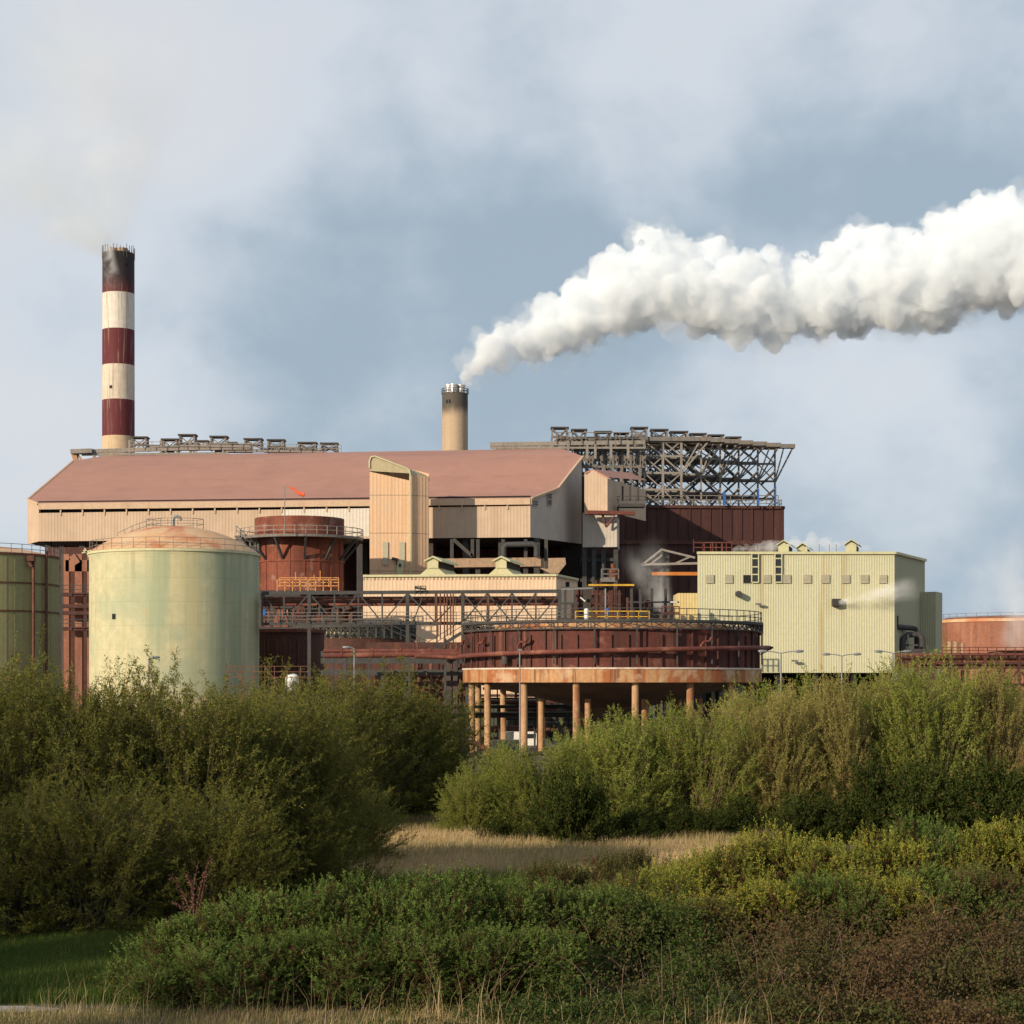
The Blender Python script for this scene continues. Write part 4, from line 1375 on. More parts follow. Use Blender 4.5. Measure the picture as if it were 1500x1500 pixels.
roof_vent(1139, 1160, 793, YY + 2, t)
roof_vent(1167, 1187, 797, YY + 8, t)
roof_vent(1238, 1259, 792, YY + 2, t)
m = MB().rail([P(1016, 809, YY + 6), P(1072, 809, YY + 6)], 1.2, 1.2, .05)
for px, y0 in ((1016, 790), (1032, 796), (1041, 796), (1049, 796), (1057, 796), (1064, 796)):
    m.bar(P(px, 809, YY + 6), P(px, y0, YY + 6), .09)
for px in (1083, 1095, 1110, 1200, 1215, 1225):
    m.bar(P(px, 812, YY + 9), P(px, 797, YY + 9), .05)
m.build('roof_railing', 'pipe_red', t)
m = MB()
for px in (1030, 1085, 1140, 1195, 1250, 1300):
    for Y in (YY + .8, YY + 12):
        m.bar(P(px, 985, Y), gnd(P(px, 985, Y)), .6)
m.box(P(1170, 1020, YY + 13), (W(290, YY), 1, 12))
m.build('undercroft_shade', 'dark', t)  # near-black sheet and posts paint the shade beneath the building
# small annexes
a, b = P(993, 0, YY + .6), P(1022, 0, YY + .6)
MB().corr(a, b, zc(960, YY), zc(868.5, YY), .30, .03).box(((a.x + b.x) / 2, YY + 4, zc(914, YY)), (b.x - a.x, 6.3, zc(869, YY) - zc(960, YY))).build('annex', 'annex', t)
a, b, e = P(1336, 0, YY + 12), P(1371, 0, YY + 10.5), P(1380, 0, YY + 14)
z0, z1 = 0, zc(867.5, YY + 12)
m = MB().corr(a, b, z0, z1, .30, .03).corr(b, e, z0, z1, .30, .03)
m.prism([(a.x, a.y + .2), (b.x, b.y + .2), (e.x - .1, e.y), (a.x, a.y + 6)], z0, z1 - .05)
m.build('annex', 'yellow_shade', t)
m = MB()
m.sweep([P(1314, 918, YY + 1), P(1334, 920, YY + 4), P(1341, 921, YY + 4), P(1343, 926, YY + 4), P(1343, 960, YY + 4)], .32, 12)
m.sweep([P(1322, 958, YY + 2), P(1323, 936, YY + 2), P(1330, 930, YY + 3), P(1345, 929, YY + 3), P(1351, 935, YY + 3), P(1352, 960, YY + 3)], .36, 12)
m.tube(P(1315, 902, YY + 1), P(1315, 920, YY + 1), .1, 8).box(P(1334, 958, YY + 3), (3.2, 2, 1.2))
m.bar(P(1325, 945, YY + 2), P(1345, 945, YY + 2), .2).bar(P(1330, 930, YY + 2), P(1330, 960, YY + 2), .2)
m.build('duct', 'steel_dark', t)

# far right
c = P(1475, 1000, 300)
t = thing('rusty_tank', 'wide rusty pink tank with a pale rim at the right edge of the view', 'tank', gnd(c))
r = W(98, 300)
zt_ = zc(906, 290)
MB().lathe((c.x, c.y, 0), [(r, 0), (r, zt_), (r - 1, zt_ + .4), (0, zt_ + .9)], 64).build('shell', 'rustwall', t)
MB().lathe((c.x, c.y, 0), [(r, zt_ - .4), (r + .15, zt_ - .4), (r + .15, zt_ + .05), (r - .4, zt_ + .1)], 64).build('rim_ring', 'dome', t)
MB().rail([Vector((c.x + r * math.cos(math.radians(a_)), c.y + r * math.sin(math.radians(a_)), zt_)) for a_ in range(-190, 10, 10)], .9, 9, .03).build('railing', 'steel', t)

t = thing('low_pipe_rack', 'low rusty pipe rack with railings running right from the yellow building', 'pipe rack', gnd(P(1420, 1000, 205)))
m = MB()
for Y in (205, 209):
    for py in (962, 971, 978):
        m.bar(P(1312, py, Y), P(1620, py, Y), .2, .3)
    for i in range(13):
        px = 1318 + i * 25
        m.bar(P(px, 962, Y), gnd(P(px, 962, Y)), .3)
    for i in range(12):
        px = 1318 + i * 25
        m.bar(P(px, 980, Y), P(px + 25, 1010, Y), .2) if i % 2 else m.bar(P(px + 25, 980, Y), P(px, 1010, Y), .2)
m.build('frame', 'darkrust', t)
for k, (py, rr, mm) in enumerate(((960, .22, 'pipe_red'), (966, .18, 'rust'), (974, .25, 'pipe_red'), (958, .12, 'steel_grey'))):
    MB().tube(P(1312, py, 206 + k * .7), P(1620, py, 206 + k * .7), rr, 10).build('pipe', mm, t)
MB().rail([P(1380, 962, 204.5), P(1620, 962, 204.5)], 1.0, 1, .04, mids=2).build('railing', 'pipe_red', t)
for px, y0, rr in ((1391, 940, .28), (1400, 940, .28), (1410, 942, .2)):
    MB().tube(P(px, y0, 210), gnd(P(px, y0, 210)), rr, 10).build('riser_pipe', 'duct', t)
t = thing('pink_shed', 'pale pinkish shed behind red railings at the far right', 'shed', gnd(P(1500, 1000, 216)))
a, b = P(1467, 0, 216), P(1600, 0, 216)
MB().corr(a, b, 0, zc(953, 216), .5, .06).box(((a.x + b.x) / 2, 219, zc(953, 216) / 2), (b.x - a.x, 5.6, zc(954, 216))).build('wall', 'rustwall', t)
MB().box(((a.x + b.x) / 2, 218.6, zc(952, 216)), (b.x - a.x + .5, 6.4, .25)).build('roof', 'hall_roof', t)


# ------------------------------------------------------------------ lamps
def lamp(px, py, Y, half, lab, single=False, hx=None):
    t = thing('street_lamp', lab, 'street lamp', gnd(P(px, 1000, Y)), 'lamp posts among the plant')
    top = P(px, py, Y)
    MB().sweep([gnd(top), top], [.075, .05], 8).build('post', 'galv', t)
    for s in ((1,) if single else (-1, 1)):
        s = s * (hx or 1)
        q = top + Vector((s * half, 0, .12))
        MB().sweep([top, top + Vector((s * half * .5, 0, .09)), q], .035, 6).build('arm', 'galv', t)
        d = Vector((s, 0, .03))
        MB().sweep([q, q + d * .08, q + d * .28, q + d * .5, q + d * .56], [.04, .08, .10, .08, .02], 10).build('lamp_head', 'galv', t)


lamp(1144, 957, 118, .85, 'double armed street lamp before the yellow wall, nearest the clarifier')
lamp(1233, 961, 128, .75, 'double armed street lamp before the middle of the yellow wall')
lamp(1308, 957, 124, .65, 'double armed street lamp at the right corner of the yellow building')
lamp(519, 951, 130, .25, 'single armed street lamp in front of the red pipelines', True, -1)
lamp(218, 966, 120, .15, 'single armed street lamp in front of the domed tank', True)
t = thing('light_pole', 'thin bare pole standing before the great clarifier', 'pole', gnd(P(761.5, 1000, 146)))
MB().sweep([gnd(P(761.5, 1000, 146)), P(761.5, 952, 146)], [.06, .045], 8).build('pole', 'galv', t)
MB().box(P(761.5, 952, 146), (.3, .3, .15)).build('cap', 'galv', t)
# ------------------------------------------------------------------ vegetation (numpy leaf meshes)
def unit(a):
    return a / np.maximum(np.linalg.norm(a, axis=1, keepdims=True), 1e-9)


def leaf_mat(name, ca, cb, cc, trans=.35, hue=.12):
    """leaf colours: ca-cb by tint, cc for the odd turning leaf"""
    m = bpy.data.materials.new(name)
    g = G(nt(m))
    out = g.n('ShaderNodeOutputMaterial')
    at = g.n('ShaderNodeAttribute', attribute_name='tint')
    ge = g.n('ShaderNodeNewGeometry')
    oi = g.n('ShaderNodeObjectInfo')
    col = g.mix(at.outputs['Fac'], ca, cb)
    col = g.mix(g.math('MULTIPLY', g.math('GREATER_THAN', ge.outputs['Random Per Island'], .86), .75), col, cc)
    k = g.math('ADD', g.math('MULTIPLY', ge.outputs['Random Per Island'], .5), g.math('ADD', g.math('MULTIPLY', oi.outputs['Random'], hue * 2), .75 - hue))
    c3 = g.n('ShaderNodeCombineXYZ')
    for i in range(3):
        g.l(k, c3.inputs[i])
    col = g.mix(1.0, col, c3.outputs[0], 'MULTIPLY')
    d = g.n('ShaderNodeBsdfDiffuse')
    tr = g.n('ShaderNodeBsdfTranslucent')
    g.l(col, d.inputs[0])
    g.l(col, tr.inputs[0])
    mx = g.n('ShaderNodeMixShader')
    mx.inputs[0].default_value = trans
    g.l(d.outputs[0], mx.inputs[1])
    g.l(tr.outputs[0], mx.inputs[2])
    g.l(mx.outputs[0], out.inputs[0])
    return m


def np_mesh(name, V, nper, tint, material):
    """V (N*nper, 3): N faces of nper own vertices each"""
    me = bpy.data.meshes.new(name)
    n = len(V)
    nf = n // nper
    me.vertices.add(n)
    me.vertices.foreach_set('co', np.ascontiguousarray(V, dtype=np.float32).ravel())
    me.loops.add(n)
    me.loops.foreach_set('vertex_index', np.arange(n, dtype=np.int32))
    me.polygons.add(nf)
    me.polygons.foreach_set('loop_start', np.arange(0, n, nper, dtype=np.int32))
    me.polygons.foreach_set('loop_total', np.full(nf, nper, dtype=np.int32))
    a = me.attributes.new('tint', 'FLOAT', 'POINT')
    a.data.foreach_set('value', np.repeat(tint, nper).astype(np.float32))
    me.materials.append(material)
    me.update(calc_edges=True)
    return me


def leaf_quads(pos, d, ln, wd, rng):
    d = unit(d)
    s = unit(np.cross(d, rng.normal(size=d.shape)))
    ln, wd = ln[:, None], wd[:, None]
    return np.stack([pos, pos + d * ln * .45 + s * wd * .5, pos + d * ln, pos + d * ln * .45 - s * wd * .5], 1).reshape(-1, 3)


def stem_mesh(name, paths, r0, r1, material):
    """paths (M,K,3) -> three sided tapered stems"""
    M_, K, _ = paths.shape
    V, F = [], []
    off = np.array([[math.cos(a), math.sin(a), 0] for a in (0, 2.094, 4.189)])
    rad = (r0[:, None] + (r1 - r0)[:, None] * np.linspace(0, 1, K)[None])[:, :, None, None]
    vs = paths[:, :, None, :] + off[None, None] * rad
    V = vs.reshape(-1, 3)
    idx = np.arange(M_ * K * 3).reshape(M_, K, 3)
    A = idx[:, :-1]
    B = idx[:, 1:]
    q = np.stack([A, np.roll(A, -1, 2), np.roll(B, -1, 2), B], -1).reshape(-1, 4)
    me = bpy.data.meshes.new(name)
    me.vertices.add(len(V))
    me.vertices.foreach_set('co', V.astype(np.float32).ravel())
    me.loops.add(q.size)
    me.loops.foreach_set('vertex_index', q.astype(np.int32).ravel())
    me.polygons.add(len(q))
    me.polygons.foreach_set('loop_start', np.arange(0, q.size, 4, dtype=np.int32))
    me.polygons.foreach_set('loop_total', np.full(len(q), 4, dtype=np.int32))
    me.materials.append(material)
    me.update(calc_edges=True)
    return me


def bez(p0, p1, p2, K):
    t = np.linspace(0, 1, K)[None, :, None]
    return (1 - t) ** 2 * p0[:, None] + 2 * t * (1 - t) * p1[:, None] + t * t * p2[:, None]


def willow_meshes(seed, H, R, ns, ntw, nl, lmat, smat, llen=.105, lwid=.029, upright=.0, skirt=.3):
    rng = np.random.default_rng(seed)
    K = 10
    ang = rng.uniform(0, 2 * np.pi, K)
    cr = R * .62 * np.sqrt(rng.uniform(0, 1, K))
    cx, cy = cr * np.cos(ang), cr * np.sin(ang)
    ch = rng.uniform(.78, 1.0, K) * (1 - .2 * (cr / R) ** 2)
    ch *= H * .97 / ch.max()
    ck = R * rng.uniform(.3, .5, K)
    ct = rng.uniform(0, 1, K)
    k = rng.integers(0, K, ns)
    u = np.sqrt(rng.uniform(0, 1, ns))
    ph = rng.uniform(0, 2 * np.pi, ns)
    tip = np.stack([cx[k] + ck[k] * u * np.cos(ph), cy[k] + ck[k] * u * np.sin(ph), ch[k] * (1 - .42 * u ** 2.4) * rng.uniform(.88, 1.0, ns)], 1)
    low = rng.uniform(0, 1, ns) < skirt
    f = np.where(low, rng.uniform(.12, .8, ns), 1)
    rad = np.linalg.norm(tip[:, :2], axis=1) + .01
    tgt = R * rng.uniform(.55, 1.0, ns)
    sc = np.where(low, tgt / rad, 1)
    tip[:, 0] *= sc
    tip[:, 1] *= sc
    tip[:, 2] *= f
    base = tip * np.array([.3, .3, 0]) + np.concatenate([rng.normal(0, .25, (ns, 2)), np.zeros((ns, 1))], 1)
    mid = base + (tip - base) * np.array([.3 - upright * .1, .3 - upright * .1, .62])
    path = bez(base, mid, tip, 9)
    t = rng.uniform(.18, 1.0, (ns, ntw)) ** .8
    i0 = np.minimum((t * 8).astype(int), 7)
    fr = (t * 8 - i0)[..., None]
    ar = np.arange(ns)[:, None]
    pa, pb = path[ar, i0], path[ar, i0 + 1]
    pos = (pa + (pb - pa) * fr).reshape(-1, 3)
    tan = unit((pb - pa).reshape(-1, 3))
    outw = pos * np.array([1, 1, 0])
    outw = outw / (np.linalg.norm(outw, axis=1, keepdims=True) + .3)
    d = unit(tan * (.75 + upright * .5) + rng.normal(size=pos.shape) * (.42 - upright * .12) + np.array([0, 0, .22]) + outw * .2)
    L = rng.uniform(.3, .9, len(pos)) * (1.1 - .4 * t.reshape(-1))
    n = len(pos)
    s = rng.uniform(.0, 1, (n, nl))
    lp = (pos[:, None] + d[:, None] * (L[:, None] * s)[..., None]).reshape(-1, 3) + rng.normal(0, .018, (n * nl, 3))
    ld = np.repeat(d, nl, 0) * .75 + rng.normal(size=(n * nl, 3)) * .6
    tint = np.clip(np.repeat(np.repeat(ct[k], ntw) * .45 + rng.uniform(0, .45, n), nl) + rng.normal(0, .1, n * nl), 0, 1)
    zf = H * .98 / np.percentile(lp[:, 2], 96.5)
    lp[:, 2] *= zf
    path = path * np.array([1, 1, zf])
    stems = stem_mesh('stems', path, rng.uniform(.014, .03, ns), np.full(ns, .004), smat)
    keep = lp[:, 2] > .03
    lp, ld, tint = lp[keep], ld[keep], tint[keep]
    V = leaf_quads(lp, ld, rng.uniform(.7, 1.25, len(lp)) * llen, rng.uniform(.7, 1.2, len(lp)) * lwid, rng)
    return np_mesh('crown', V, 4, tint, lmat), stems


def gorse_meshes(seed, H, R, nspr, nneed, lmat, fmat=None, nfl=0, lobes=15, brown=.32):
    rng = np.random.default_rng(seed)
    K = lobes
    ang = rng.uniform(0, 2 * np.pi, K)
    cr = R * .78 * np.sqrt(rng.uniform(0, 1, K))
    ck = rng.uniform(.26, .62, K) * R * .62
    c = np.stack([cr * np.cos(ang), cr * np.sin(ang), (H - ck) * (1 - .45 * (cr / R) ** 2) * rng.uniform(.62, 1, K)], 1)
    ct = rng.uniform(0, 1, K)
    k = rng.integers(0, K, nspr)
    d0 = unit(rng.normal(size=(nspr, 3)) + np.array([0, 0, .35]))
    inner = rng.uniform(0, 1, nspr) < brown
    rr = np.where(inner, rng.uniform(.2, .7, nspr), rng.uniform(.75, 1.02, nspr))
    pos = c[k] + d0 * (ck[k] * rr)[:, None]
    # skirts: drop some sprigs down towards the ground
    dn = rng.uniform(0, 1, nspr) < .22
    pos[:, 2] = np.where(dn, pos[:, 2] * rng.uniform(.1, .7, nspr), pos[:, 2])
    ax = unit(d0 * .55 + np.array([0, 0, .6]) + rng.normal(size=(nspr, 3)) * .28)
    L = rng.uniform(.16, .5, nspr)
    s = rng.uniform(0, 1, (nspr, nneed))
    lp = (pos[:, None] + ax[:, None] * (L[:, None] * s)[..., None]).reshape(-1, 3)
    side = unit(np.cross(np.repeat(ax, nneed, 0), rng.normal(size=(nspr * nneed, 3))))
    ld = np.repeat(ax, nneed, 0) * .75 + side * .75
    ln = rng.uniform(.05, .09, len(lp)) * np.repeat(1.1, len(lp)) * (1.15 - .5 * s.reshape(-1))
    sp = np.where(inner, 0, .3 + ct[k] * .35 + rng.uniform(0, .35, nspr))
    tint = np.clip(np.repeat(sp, nneed) + np.where(np.repeat(inner, nneed), 0, (s.reshape(-1) - .5) * .35), 0, 1)
    zf = H * .98 / np.percentile(lp[:, 2], 97)
    lp[:, 2] *= zf
    pos[:, 2] *= zf
    keep = lp[:, 2] > .02
    V = leaf_quads(lp[keep], ld[keep], ln[keep], rng.uniform(.014, .024, keep.sum()), rng)
    me = np_mesh('foliage', V, 4, tint[keep], lmat)
    fl = None
    if nfl:
        o = np.where(~inner & (d0[:, 2] > .15))[0]
        q = rng.choice(o, nfl)
        fp = (pos[q] + ax[q] * (L[q] * rng.uniform(.5, 1, nfl))[:, None])
        fp = np.repeat(fp, 5, 0) + rng.normal(0, .03, (nfl * 5, 3))
        V = leaf_quads(fp, rng.normal(size=fp.shape) + np.array([0, 0, .4]), rng.uniform(.02, .036, len(fp)), rng.uniform(.018, .03, len(fp)), rng)
        fl = np_mesh('blossom', V, 4, rng.uniform(0, 1, len(fp)), fmat)
    return me, fl


def gorse_mat(name, ca, cb, brown):
    """0 = dead brown inner needles, .3..1 = green to yellow green"""
    m = leaf_mat(name, ca, cb, brown, .2)
    g = G(m.node_tree)
    at = [n for n in m.node_tree.nodes if n.type == 'ATTRIBUTE'][0]
    mixes = [n for n in m.node_tree.nodes if n.type == 'MIX']
    mx = mixes[0]
    f = g.ramp(at.outputs['Fac'], .3, 1.0)
    g.l(f, mx.inputs[0])
    isb = g.math('LESS_THAN', at.outputs['Fac'], .2)
    col = g.mix(isb, mx.outputs[2], brown)
    g.l(col, mixes[1].inputs[6])
    return m


LM = dict(
    willow_olive=leaf_mat('willow_olive', (.105, .118, .024), (.22, .215, .055), (.24, .16, .04)),
    willow_green=leaf_mat('willow_green', (.150, .195, .035), (.32, .34, .075), (.34, .28, .08)),
    willow_brown=leaf_mat('willow_brown', (.21, .20, .055), (.37, .32, .10), (.36, .23, .10)),
    scrub=leaf_mat('scrub', (.028, .042, .011), (.075, .095, .022), (.09, .06, .025)),
    gorse_green=gorse_mat('gorse_green', (.060, .100, .022), (.165, .225, .055), (.10, .065, .03)),
    gorse_yellow=gorse_mat('gorse_yellow', (.085, .115, .02), (.30, .295, .055), (.11, .065, .03)),
    gorse_dark=gorse_mat('gorse_dark', (.045, .065, .02), (.13, .135, .04), (.115, .065, .035)),
    blossom=leaf_mat('blossom', (.50, .32, .02), (.62, .45, .05), (.45, .2, .02)),
    bramble=leaf_mat('bramble', (.06, .094, .024), (.14, .082, .045), (.13, .10, .045), .25),
    straw=leaf_mat('straw', (.19, .18, .06), (.60, .42, .22), (.62, .47, .3), .3),
    green_grass=leaf_mat('green_grass', (.045, .085, .016), (.105, .15, .035), (.2, .17, .07), .3),
    stalk=leaf_mat('stalk', (.12, .055, .045), (.18, .08, .06), (.2, .14, .1), .1),
)
SM = dict(
    bark_grey=mat('bark_grey', (.10, .08, .06), .3),
    bark_pink=mat('bark_pink', (.20, .12, .08), .3),
    cane=mat('cane', (.20, .12, .08), .3),
)


def pot_tree(name, crown, stems, label, cat, group, cn='crown', sn='trunk'):
    t = thing(name, label, cat, (0, 0, 0), group)
    for nm, me in ((cn, crown), (sn, stems)):
        if me is not None:
            o = bpy.data.objects.new(nm, me)
            COL.objects.link(o)
            o.parent = t
    return t


USED = set()


def place(proto, x, y, sx, sz, rz, label, group=None):
    if proto.name in USED:
        o = copy_tree(proto)
    else:
        o = proto
        USED.add(proto.name)
    o.location = (x, y, 0)
    o.rotation_euler = (0, 0, rz)
    o.scale = (sx, sx, sz)
    o['label'] = label
    if group:
        o['group'] = group
    return o


HW, RW_ = 6.0, 3.6
olive = [pot_tree('willow_shrub', *willow_meshes(100 + i, HW, RW_, 380, 12, 24, LM['willow_olive'], SM['bark_grey']), 'x', 'shrub', 'olive willows at the left') for i in range(3)]
green = [pot_tree('willow_shrub', *willow_meshes(200 + i, HW, RW_, 420, 12, 24, LM['willow_green'], SM['bark_pink'], .115, .036, skirt=.45), 'x', 'shrub', 'green willows at the right') for i in range(3)]
brownw = [pot_tree('willow_shrub', *willow_meshes(300 + i, HW, RW_ * .95, 430, 12, 21, LM['willow_brown'], SM['bark_pink'], .11, .030, .7, .32), 'x', 'shrub', 'feathery willows at the right') for i in range(2)]

rng = random.Random(5)
left = [
    # px, Y, top py, radius, label
    (15, 49, 965, 3.9, 'olive willow at the left edge of the view, tallest of the front row'),
    (95, 50, 990, 3.4, 'olive willow before the gap between the two pale tanks'),
    (185, 50, 1012, 3.5, 'olive willow under the left side of the domed tank'),
    (275, 51, 990, 3.5, 'olive willow under the middle of the domed tank'),
    (365, 53, 1012, 3.4, 'olive willow in the dip in front of the scaffold'),
    (432, 54.5, 1035, 3.0, 'low spreading olive willow at the edge of the dry grass'),
    (-70, 52, 960, 4, 'olive willow reaching in from beyond the left edge'),
    (60, 51.5, 985, 3.3, 'olive willow in the second row below the ribbed tank'),
    (145, 52, 1005, 3.3, 'olive willow in the second row below the left of the domed tank'),
    (232, 52.5, 992, 3.3, 'olive willow in the second row below the domed tank hatch'),
    (322, 53.5, 1002, 3.2, 'olive willow in the second row by the right of the domed tank'),
    (405, 73, 994, 3.9, 'olive willow in front of the dark ribbed rust tank'),
    (470, 77, 983, 4.2, 'rounded olive willow in front of the red pipelines'),
    (535, 80, 978, 4.4, 'highest olive willow of the hump in front of the pipe rack'),
    (592, 83, 990, 4.1, 'olive willow on the right shoulder of the hump'),
    (634, 86, 1035, 3.8, 'dark olive willow sloping down to the yard at the right end of the left thicket'),
    (300, 46.5, 1150, 2.6, 'low dark olive willow at the front of the left thicket'),
    (130, 45.5, 1130, 2.8, 'low dark olive willow above the green grass strip'),
    (500, 60.5, 1150, 2.4, 'ragged low willow touching the dry grass'),
    (430, 52, 1160, 2.2, 'low dark willow behind the seeding stalks'),
    (20, 45, 1160, 2.6, 'low dark willow at the left edge above the green grass'),
]
for i, (px, Y, py, rad, lab) in enumerate(left):
    h = EYE + (HZ - py) * Y / S
    place(olive[i % 3], P(px, 0, Y).x, Y, rad / RW_, h / HW * .86, rng.uniform(0, 6.28), lab)
right = [
    (692, 73, 1126, 1.7, 0, 'small rounded green willow at the left end of the right thicket'),
    (735, 76, 1088, 2.3, 0, 'green willow below the leaning pipe, second from the left end'),
    (790, 73, 1082, 2.3, 0, 'bright green willow below the fourth clarifier column'),
    (850, 77, 1058, 2.7, 0, 'green willow hiding the feet of the middle clarifier columns'),
    (905, 74, 1052, 2.7, 0, 'bright green willow below the middle of the clarifier'),
    (965, 77, 1030, 2.9, 0, 'broad green willow below the right half of the clarifier'),
    (1025, 75, 1032, 2.7, 0, 'green willow with bare lower stems below the clarifier edge'),
    (1075, 78, 1012, 2.9, 1, 'feathery willow with pinkish stems below the right clarifier rim'),
    (1130, 76, 1006, 2.6, 1, 'feathery brownish willow below the nearest street lamp'),
    (1185, 79, 992, 2.9, 1, 'tawny feathery willow below the left of the yellow wall'),
    (1240, 77, 982, 2.8, 1, 'tall tawny willow below the middle of the yellow wall'),
    (1300, 80, 978, 3.0, 1, 'feathery willow below the corner of the yellow building'),
    (1355, 78, 962, 2.9, 0, 'tall light green willow right of the yellow building'),
    (1410, 81, 972, 3.0, 1, 'feathery willow below the rusty pink tank'),
    (1465, 79, 972, 2.9, 1, 'feathery willow below the pink shed'),
    (1520, 82, 985, 3.0, 1, 'feathery willow cut off by the right edge of the view'),
    (1110, 88, 1000, 3, 0, 'green willow in the second row beside the clarifier'),
    (1220, 90, 985, 3, 0, 'green willow in the second row below the yellow wall'),
    (1330, 90, 970, 3, 0, 'green willow in the second row behind the building corner'),
    (1450, 92, 978, 3, 0, 'green willow in the second row at the far right'),
]
for i, (px, Y, py, rad, kind, lab) in enumerate(right):
    h = EYE + (HZ - py) * Y / S
    pr = brownw[i % 2] if kind else green[i % 3]
    place(pr, P(px, 0, Y).x, Y, rad / RW_, h / HW * .84, rng.uniform(0, 6.28), lab)
# tall trees left of the picture whose shade falls on the foreground
for i, (x, y, h, r) in enumerate(((-41, 39, 14, 5.5), (-37, 32, 14.5, 5.5), (-34, 25.5, 14.5, 5.5), (-30, 19, 13, 5), (-27, 12, 10.5, 5), (-23, 5, 9, 5))):
    place(olive[i % 3], x, y, r / RW_, h / HW * .86, i * 1.3, 'tall dark olive tree standing left of the view whose shade crosses the foreground', 'shade trees left of the view')

# scrub at the feet of the right hand willows
scrub = [pot_tree('scrub_bush', willow_meshes(400 + i, 1.6, 1.7, 130, 8, 22, LM['scrub'], SM['bark_grey'], .09, .05, 0, .6)[0], None, 'x', 'bush', 'dark scrub under the right willows', 'foliage') for i in range(2)]
for i, (px, Y, h, r, lab) in enumerate(((740, 70, .8, 1.3, 'dark bramble bush at the foot of the leftmost right hand willows'), (835, 68.5, 2.3, 1.6, 'leafy green bush in front of the right hand willows'), (930, 70, 1.0, 1.5, 'dark bramble bush under the middle green willows'),
                                        (1010, 71, 1.1, 1.5, 'dark bramble bush below the bare stems'), (1090, 72, 1.3, 1.6, 'dark bramble bush beneath the feathery willows'), (1180, 72, 1.5, 1.7, 'dark bramble mound below the yellow wall'),
                                        (1270, 72, 2.4, 1.9, 'tall dark bramble mound below the building corner'), (1350, 71, 2.5, 2.1, 'dark bramble mound right of the tallest one'), (1440, 70, 2.5, 2.4, 'dark bramble mound near the right edge'), (1530, 69, 2.2, 2.4, 'dark bramble mound at the right edge'))):
    place(scrub[i % 2], P(px, 0, Y).x, Y, r / 1.7, h / 1.5, rng.uniform(0, 6), lab)

